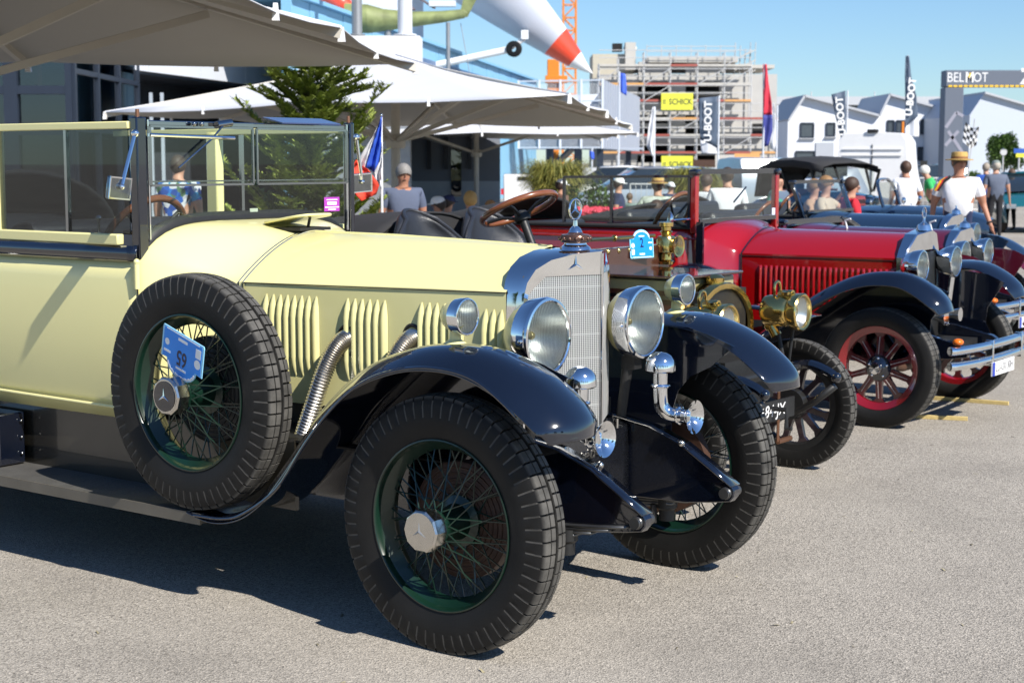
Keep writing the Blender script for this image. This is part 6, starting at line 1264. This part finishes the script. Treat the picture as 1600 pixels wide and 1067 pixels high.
person('small woman in grey-green standing behind the navy T-shirt man', 984, 29, 302, R(60), C('greygreen', (.2, .26, .24)), BLKC, hair=(.12, .07, .04))
person('man in a wide straw hat and leafy patterned shirt with hands on hips', 1028, 20.5, 276, R(80), patterned('leafy', [(.5, .54, .46), (.3, .35, .27), (.55, .58, .52), (.4, .44, .36)], 22), JEAN, hat=('straw', STRAW), girth=1.2, arms=(((-.08, .36, 1.14), (.05, .2, 1.0)), ((-.08, .36, 1.14), (.05, .2, 1.0))))
person('brown-haired boy whose head shows above the red car door', 1026, 15.2, 313, R(50), C('boyshirt', (.35, .2, .16)), NVY, hair=(.05, .025, .015))
person('visitor in a white cap and dark shirt beyond the straw hat man', 1048, 30, 284, R(-60), NVY, JEAN, hat=('cap', CAPW))
person('broad man in a white T-shirt seen from behind through the red car windscreen', 1137, 20.5, 262, R(88), WT, JEAN, hair=(.05, .03, .02), girth=1.2)
person('man in a white shirt partly hidden by the red windscreen post', 1104, 22, 272, R(60), WT, JEAN, hair=(.06, .035, .025))
person('bald man in a green and white top beyond the red car', 1218, 27, 276, R(-60), patterned('greenwhite', [(.5, .6, .6), (.05, .3, .2), (.1, .14, .2)], 5), JEAN, bald=True)
person('young woman in a red top leaning on the navy roadster', 1330, 18.6, 277, R(5), REDC, JEAN, hair=(.05, .025, .015), girth=.92, arms=(((.05, .25, 1.13), (.28, .2, 1.03)), ((.06, .25, 1.13), (.3, .2, 1.05))))
person('man in a plain white T-shirt seen from behind beside the van', 1416, 26, 252, R(100), C('white3', (.76, .78, .82)), JEAN, hair=(.07, .035, .02), skin=1, arms=(((-.05, .27, 1.12), (.12, .26, .95)), ((-.05, .27, 1.12), (.12, .26, .95))))
person('white-haired visitor in a bright green shirt bending forward', 1464, 31, 259, R(165), GRN, BLKC, hair=(.7, .68, .62), lean=.35, girth=1.15)
def jersey(root, P):
    for k, c in enumerate(((.01, .01, .012), (.6, .02, .02), (.8, .45, .02))):
        m = MB(); s_ = P['rsh'] if True else 0; a = Vector((.075, -.10 - .03 * k, 1.46 - .012 * k)); b_ = Vector((.085, -.25 - .012 * k, 1.29)); m.tube([a, a.lerp(b_, .5) + Vector((.02, 0, .035)), b_], .02, 6); m.build('shoulder_stripe', mat('stripe_%d' % k, c, .8), root)
    m = MB(); w_ = P['lwr']; m.torus((0, 0, 0), .034, .01, axis(w_, (P['lwr'] - P['lel'])), 16, 6); m.build('wrist_watch', BLKC, root)
person('man in a straw hat and white football shirt with black, red and gold shoulder stripes', 1499, 19.6, 237, R(-105), C('jersey', (.8, .8, .82)), NVY, hat=('straw', STRAW), skin=1, shorts=True, girth=1.2, extra=jersey, hair=(.1, .07, .05), arms=(((-.04, .3, 1.12), (.05, .38, .9)), ((-.05, .29, 1.12), (.0, .31, .88))), headturn=R(25))
person('man in a grey-blue T-shirt, grey cap and black trousers walking away', 1557, 33.5, 250, R(95), C('slate', (.10, .12, .17)), BLKC, hat=('cap', CAPG), hair=(.4, .36, .3), girth=1.15, arms=(((-.03, .27, 1.12), (.05, .26, .9)), ((-.02, .29, 1.12), (.04, .34, .9))))
person('man in a royal blue shirt half hidden by the grey-capped man', 1541, 37, 255, R(70), BLU, JEAN, hair=(.3, .25, .2))
person('visitor in orange and black near the green car', 1582, 38, 264, R(120), ORC, BLKC, hair=(.1, .06, .04))
# ================================================================== other vehicles
def softtop():
    b = Vector((gx(1300, 28), 28, 0)); C_ = thing('soft_top_car', 'dark blue old car with its black soft top raised, behind the woman in red', 'car', b, R(-62))
    m = MB(); m.loft([[(x, y, z) for y, z in ((-.62 * s_, .45), (-.68 * s_, .75), (-.64 * s_, zt), (0, zt + .05), (.64 * s_, zt), (.68 * s_, .75), (.62 * s_, .45))] for x, s_, zt in ((-1.9, .7, .8), (-1.6, .95, 1.0), (-.5, 1, 1.08), (.35, 1, 1.1), (.55, .8, 1.08), (1.5, .62, .98), (1.65, .55, .9))]); m.build('body', NAVY, C_, smooth=50, sub=1)
    m = MB(); secs = []
    for x, w_, z in ((-1.45, .5, 1.36), (-1.35, .58, 1.55), (-.9, .62, 1.66), (-.3, .64, 1.68), (.15, .63, 1.64), (.5, .62, 1.57)): secs.append([(x, -w_, z - .14), (x, -w_ * .95, z - .03), (x, -w_ * .6, z + .02), (x, 0, z + .035), (x, w_ * .6, z + .02), (x, w_ * .95, z - .03), (x, w_, z - .14)])
    m.loft(secs); m.build('soft_top', FABRIC, C_, solid=.02, smooth=50)
    m = MB(); m.loft([[(-1.46, y, 1.0) for y in (-.56, 0, .56)], [(-1.42, y, 1.45) for y in (-.52, 0, .52)]]); m.build('rear_curtain', FABRIC, C_, solid=.02)
    for sg in (-1, 1):
        for a, c in (((-1.3, 1.05), (-1.2, 1.5)), ((-.4, 1.08), (-.7, 1.6)), ((.35, 1.1), (.15, 1.58)), ((.4, 1.12), (.55, 1.5))):
            m = MB(); m.bar((a[0], sg * .6, a[1]), (c[0], sg * .6, c[1]), .03, .04); m.build('hood_stick', DULLBLACK, C_)
        m = MB(); m.loft([[(x, sg * (.62 + .1 * s_), z) for s_ in (0, .5, 1)] for x, z in ((.7, .5), (.85, .75), (1.15, .86), (1.5, .8), (1.75, .6))]); m.build('wing', NAVY, C_, solid=.02, smooth=60)
        for x in (1.2, -1.3):
            m = MB(); m.lathe([(.2, -.06), (.3, -.07), (.35, -.03), (.35, .03), (.3, .07), (.2, .06)], axis((x, sg * .66, .35), (0, 1, 0)), 28, closed=True); m.lathe([(.001, -.03), (.2, -.05)], axis((x, sg * .66, .35), (0, 1, 0)), 24); m.build('wheel', RUBBER, C_)
        lamp(C_, 'headlamp', (1.6, sg * .36, .95), .1, .13, shell=CHROME)
    m = MB(); m.box((.42, 0, 1.3), (.02, 1.15, .42)); m.build('windscreen', PANE, C_)
    m = MB(); m.box((-.6, 0, .9), (.2, 1.1, .5)); m.build('seat', mat('red_leather', (.25, .03, .03), .5), C_)
    return C_
softtop()
for px, tp, lab, sh in ((1272, 280, 'visitor in a tan top sitting low in front of the soft top car', C('tan', (.45, .28, .18))), (1290, 275, 'fair-haired visitor with an arm raised in front of the soft top car', C('cream', (.5, .4, .3)))):
    person(lab, px, 23.6 if px > 1280 else 24.2, tp, R(-30), sh, JEAN, hair=(.25, .14, .06), seated=True, arms=(((.15, .28, 1.3), (.32, .22, 1.5)), ((.1, .27, 1.15), (.3, .2, 1.2))))
def roundscreen():
    b = Vector((gx(1385, 24.5), 24.5, 0)); C_ = thing('small_open_car', 'small dark blue open car with an arched windscreen frame, behind the white-shirted man', 'car', b, R(-25))
    m = MB(); m.loft([[(x, y, z) for y, z in ((-.6 * s_, .4), (-.66 * s_, .65), (-.6 * s_, zt), (0, zt + .05), (.6 * s_, zt), (.66 * s_, .65), (.6 * s_, .4))] for x, s_, zt in ((-1.6, .6, .7), (-1.3, .95, .9), (-.4, 1, .93), (.2, 1, .95), (.5, .85, .95), (1.4, .7, .88), (1.6, .6, .75))]); m.build('body', NAVY, C_, smooth=50, sub=1)
    m = MB(); m.tube(spline([(.1, -.6, .95), (.02, -.58, 1.2), (-.03, -.4, 1.33), (-.04, 0, 1.36), (-.03, .4, 1.33), (.02, .58, 1.2), (.1, .6, .95)], 5), .025, 8); fr_ = m.build('screen_frame', NAVY, C_); m = MB(); m.box((.02, 0, 1.14), (.01, 1.1, .36)); m.build('glass', PANE, fr_)
    m = MB(); m.box((-.5, 0, .85), (.2, 1.0, .5)); m.build('seat', M['red_leather'], C_, bevel=.05)
    for sg in (-1, 1):
        for x in (1.05, -1.1): m = MB(); m.lathe([(.18, -.06), (.28, -.07), (.32, -.03), (.32, .03), (.28, .07), (.18, .06)], axis((x, sg * .62, .32), (0, 1, 0)), 24, closed=True); m.build('wheel', RUBBER, C_)
        m = MB(); m.sphere((.4, sg * .62, 1.06), .06, 10, 8, (.6, 1, .8)); m.build('door_mirror', CHROME, C_)
roundscreen()
def modern(label, px, Y, rz, paint, group='parked modern cars', L_=4.2, h_=1.45, name='parked_car'):
    b = Vector((gx(px, Y), Y, 0)); C_ = thing(name, label, 'car', b, rz, group); k = L_ / 4.2
    m = MB(); m.loft([[(x * k, y, z) for y, z in ((-.8 * s_, .25), (-.86 * s_, .55), (-.8 * s_, zt), (0, zt + .03), (.8 * s_, zt), (.86 * s_, .55), (.8 * s_, .25))] for x, s_, zt in ((-2.1, .85, .62), (-2.0, .97, .86), (-1.2, 1, .93), (.8, 1, .92), (1.7, .95, .78), (2.05, .85, .6))]); m.build('body', paint, C_, smooth=50, fix=True)
    m = MB(); m.loft([[(x * k, y, z) for y, z in ((-.76, .9), (-.62 * s_, zt), (0, zt + .03), (.62 * s_, zt), (.76, .9))] for x, s_, zt in ((-1.95, 1, .93), (-1.5, 1, h_ - .08), (-.6, 1, h_), (.2, 1, h_ - .03), (1.05, 1, .93))]); cb_ = m.build('cabin_glass', mat('car_glass', (.02, .028, .035), .08, coat=.6), C_, smooth=40)
    m = MB(); m.loft([[(x * k, y, z) for y, z in ((-.6, zt), (0, zt + .035), (.6, zt))] for x, zt in ((-1.45, h_ - .06), (-.6, h_ + .012), (.2, h_ - .015))]); m.build('roof', paint, C_, solid=.02)
    for sg in (-1, 1):
        for x in (1.3, -1.3): m = MB(); m.lathe([(.001, .09), (.2, .1), (.31, .08), (.32, .0), (.31, -.08), (.2, -.09)], axis((x * k, sg * .74, .32), (0, sg, 0)), 24); m.build('wheel', RUBBER, C_)
        m = MB(); m.box((1.98 * k, sg * .6, .62), (.1, .2, .1)); m.build('headlight', SIL, C_); m = MB(); m.box((-2.02 * k, sg * .62, .75), (.1, .25, .14)); m.build('tail_light', REDC, C_)
    return C_
SIL = mat('silver_paint', (.45, .47, .5), .3, .6, coat=.6); LBL = mat('light_blue_paint', (.25, .36, .45), .3, coat=.6); TEAL = mat('teal_paint', (.01, .11, .13), .25, coat=1.)
modern('silver car parked behind the flower bed man', 1000, 42, R(190), SIL); modern('light blue-grey car parked left of the bamboo', 1045, 47, R(200), LBL); modern('white hatchback at the far kerb behind the navy T-shirt man', 950, 50, R(170), WHITE); modern('dark grey car beside the arch pillar', 1447, 75, R(15), mat('graphite_paint', (.05, .055, .06), .3, coat=.8)); modern('pale green car far behind the man in the green shirt', 1462, 95, R(180), LBL)
modern('green and teal old car at the right edge behind the grey-capped man', 1610, 38, R(-100), TEAL, group=None, L_=3.4, h_=1.35, name='teal_car')
def van(label, px, Y, rz, paint, L_, W_, H_, cat='van', windows=True):
    b = Vector((gx(px, Y), Y, 0)); V = thing('delivery_van' if windows else 'camper_van', label, cat, b, rz); h = W_ / 2
    m = MB(); sec = lambda x, s_, zt: [(x, -h * .97, .35), (x, -h, .6), (x, -h * .98, zt * .55), (x, -h * .9 * s_, zt - .22), (x, -h * .78 * s_, zt - .04), (x, 0, zt), (x, h * .78 * s_, zt - .04), (x, h * .9 * s_, zt - .22), (x, h * .98, zt * .55), (x, h, .6), (x, h * .97, .35)]
    m.loft([sec(-L_ / 2, 1, H_), sec(-L_ / 2 + .05, 1.01, H_ + .02), sec(L_ * .2, 1, H_), sec(L_ * .33, .95, H_ - .25), sec(L_ * .42, .9, 1.5), sec(L_ / 2, .9, 1.0)], caps=True); m.build('body', paint, V, smooth=40, fix=True)
    if windows:
        for z in (H_ - .45, H_ - .62): m = MB(); m.box((-L_ / 2 - .03, 0, z), (.03, W_ * .8, .025)); m.build('door_ridge', paint, V)
        m = MB(); m.box((-L_ / 2 - .02, 0, 1.2), (.02, .02, 1.8)); m.build('door_gap', DULLBLACK, V); m = MB(); m.box((-L_ / 2 + .05, 0, H_ + .04), (.25, .3, .1)); m.build('roof_lamp', DULLBLACK, V, bevel=.03)
        for sg in (-1, 1): m = MB(); m.box((-L_ / 2 - .03, sg * h * .9, 1.1), (.05, .12, .5)); m.build('tail_light', REDC, V); m = MB(); m.box((L_ * .3, sg * (h + .12), 1.5), (.1, .2, .3)); m.build('mirror', DULLBLACK, V)
    for sg in (-1, 1):
        for x in (-L_ * .3, L_ * .32): m = MB(); m.lathe([(.001, .1), (.2, .11), (.34, .08), (.35, 0), (.34, -.1)], axis((x, sg * (h - .1), .35), (0, sg, 0)), 24); m.build('wheel', RUBBER, V)
    m = MB(); m.box((0, -h - .002, 1.45), (L_ * .6, .02, .4)); m.build('side_window', M['car_glass'], V) if not windows else None
    return V
van('tall white delivery van with closed rear doors behind the white-shirted man', 1376, 47, R(72), WHITE, 5.2, 2.0, 2.42)
van('pale grey rounded camper behind the red car windscreen', 1240, 42, R(15), SIL, 3.6, 1.8, 1.72, windows=False)
CW = thing('white_trailer', 'low white box trailer beside the bamboo clump', 'trailer', (gx(812, 40), 40, 0)); m = MB(); m.box((0, 0, .82), (.8, 1.5, 1.0)); m.build('trailer_box', WHITE, CW, bevel=.04); m = MB(); m.box((.1, -.76, 1.22), (.3, .03, .08)); m.build('vent', DULLBLACK, CW); m = MB(); m.tube([(-.3, -.5, .25), (.3, -.5, .25)], .25, 16); m.build('axle', DULLBLACK, CW); m = MB(); m.box((-.43, -.7, .9), (.06, .1, .14)); m.build('tail_light', REDC, CW)
# crowd barriers, signs
def barrier(label, p0, p1, Y):
    b = Vector((gx(p0, Y), Y, 0)); B = thing('crowd_barrier', label, 'barrier', b, 0, 'crowd barriers'); L_ = gx(p1, Y) - b.x
    for z in (.15, 1.1): m = MB(); m.tube([(0, 0, z), (L_, 0, z)], .02, 6); m.build('rail', GALV, B)
    for x in (0, L_): m = MB(); m.tube([(x, 0, 0), (x, 0, 1.1)], .02, 6); m.build('post', GALV, B)
    m = MB(); n = max(4, int(L_ / .12))
    for k in range(n): m.tube([(L_ * k / n, 0, .15), (L_ * k / n, 0, 1.1)], .008, 5)
    kind(m.build('bars', GALV, B), 'stuff')
barrier('steel crowd barrier right of the arch pillar', 1505, 1560, 50); barrier('steel crowd barrier left of the arch pillar', 1425, 1470, 52); barrier('steel crowd barrier behind the flower bed', 985, 1080, 38)
SG = thing('round_sign', 'round traffic sign seen from the back before the street tree', 'sign', (gx(1567, 62), 62, 0)); m = MB(); m.tube([(0, 0, 0), (0, 0, hz(232, 62))], .03, 8); m.build('post', GALV, SG); m = MB(); m.lathe([(.001, 0), (.13, 0), (.13, .02), (.001, .02)], axis((0, -.04, hz(238, 62)), (0, -1, 0)), 24); m.build('disc', GALV, SG)
S2 = thing('direction_sign', 'blue and yellow direction sign at the right edge', 'sign', (gx(1592, 70), 70, 0)); m = MB(); m.tube([(0, 0, 0), (0, 0, hz(232, 70))], .04, 8); m.build('post', GALV, S2); m = MB(); m.box((0, -.05, hz(236, 70)), (.5, .03, .2)); m.build('blue_panel', BLU, S2); m = MB(); m.box((.05, -.05, hz(243, 70)), (.4, .03, .16)); m.build('yellow_panel', YEL, S2)
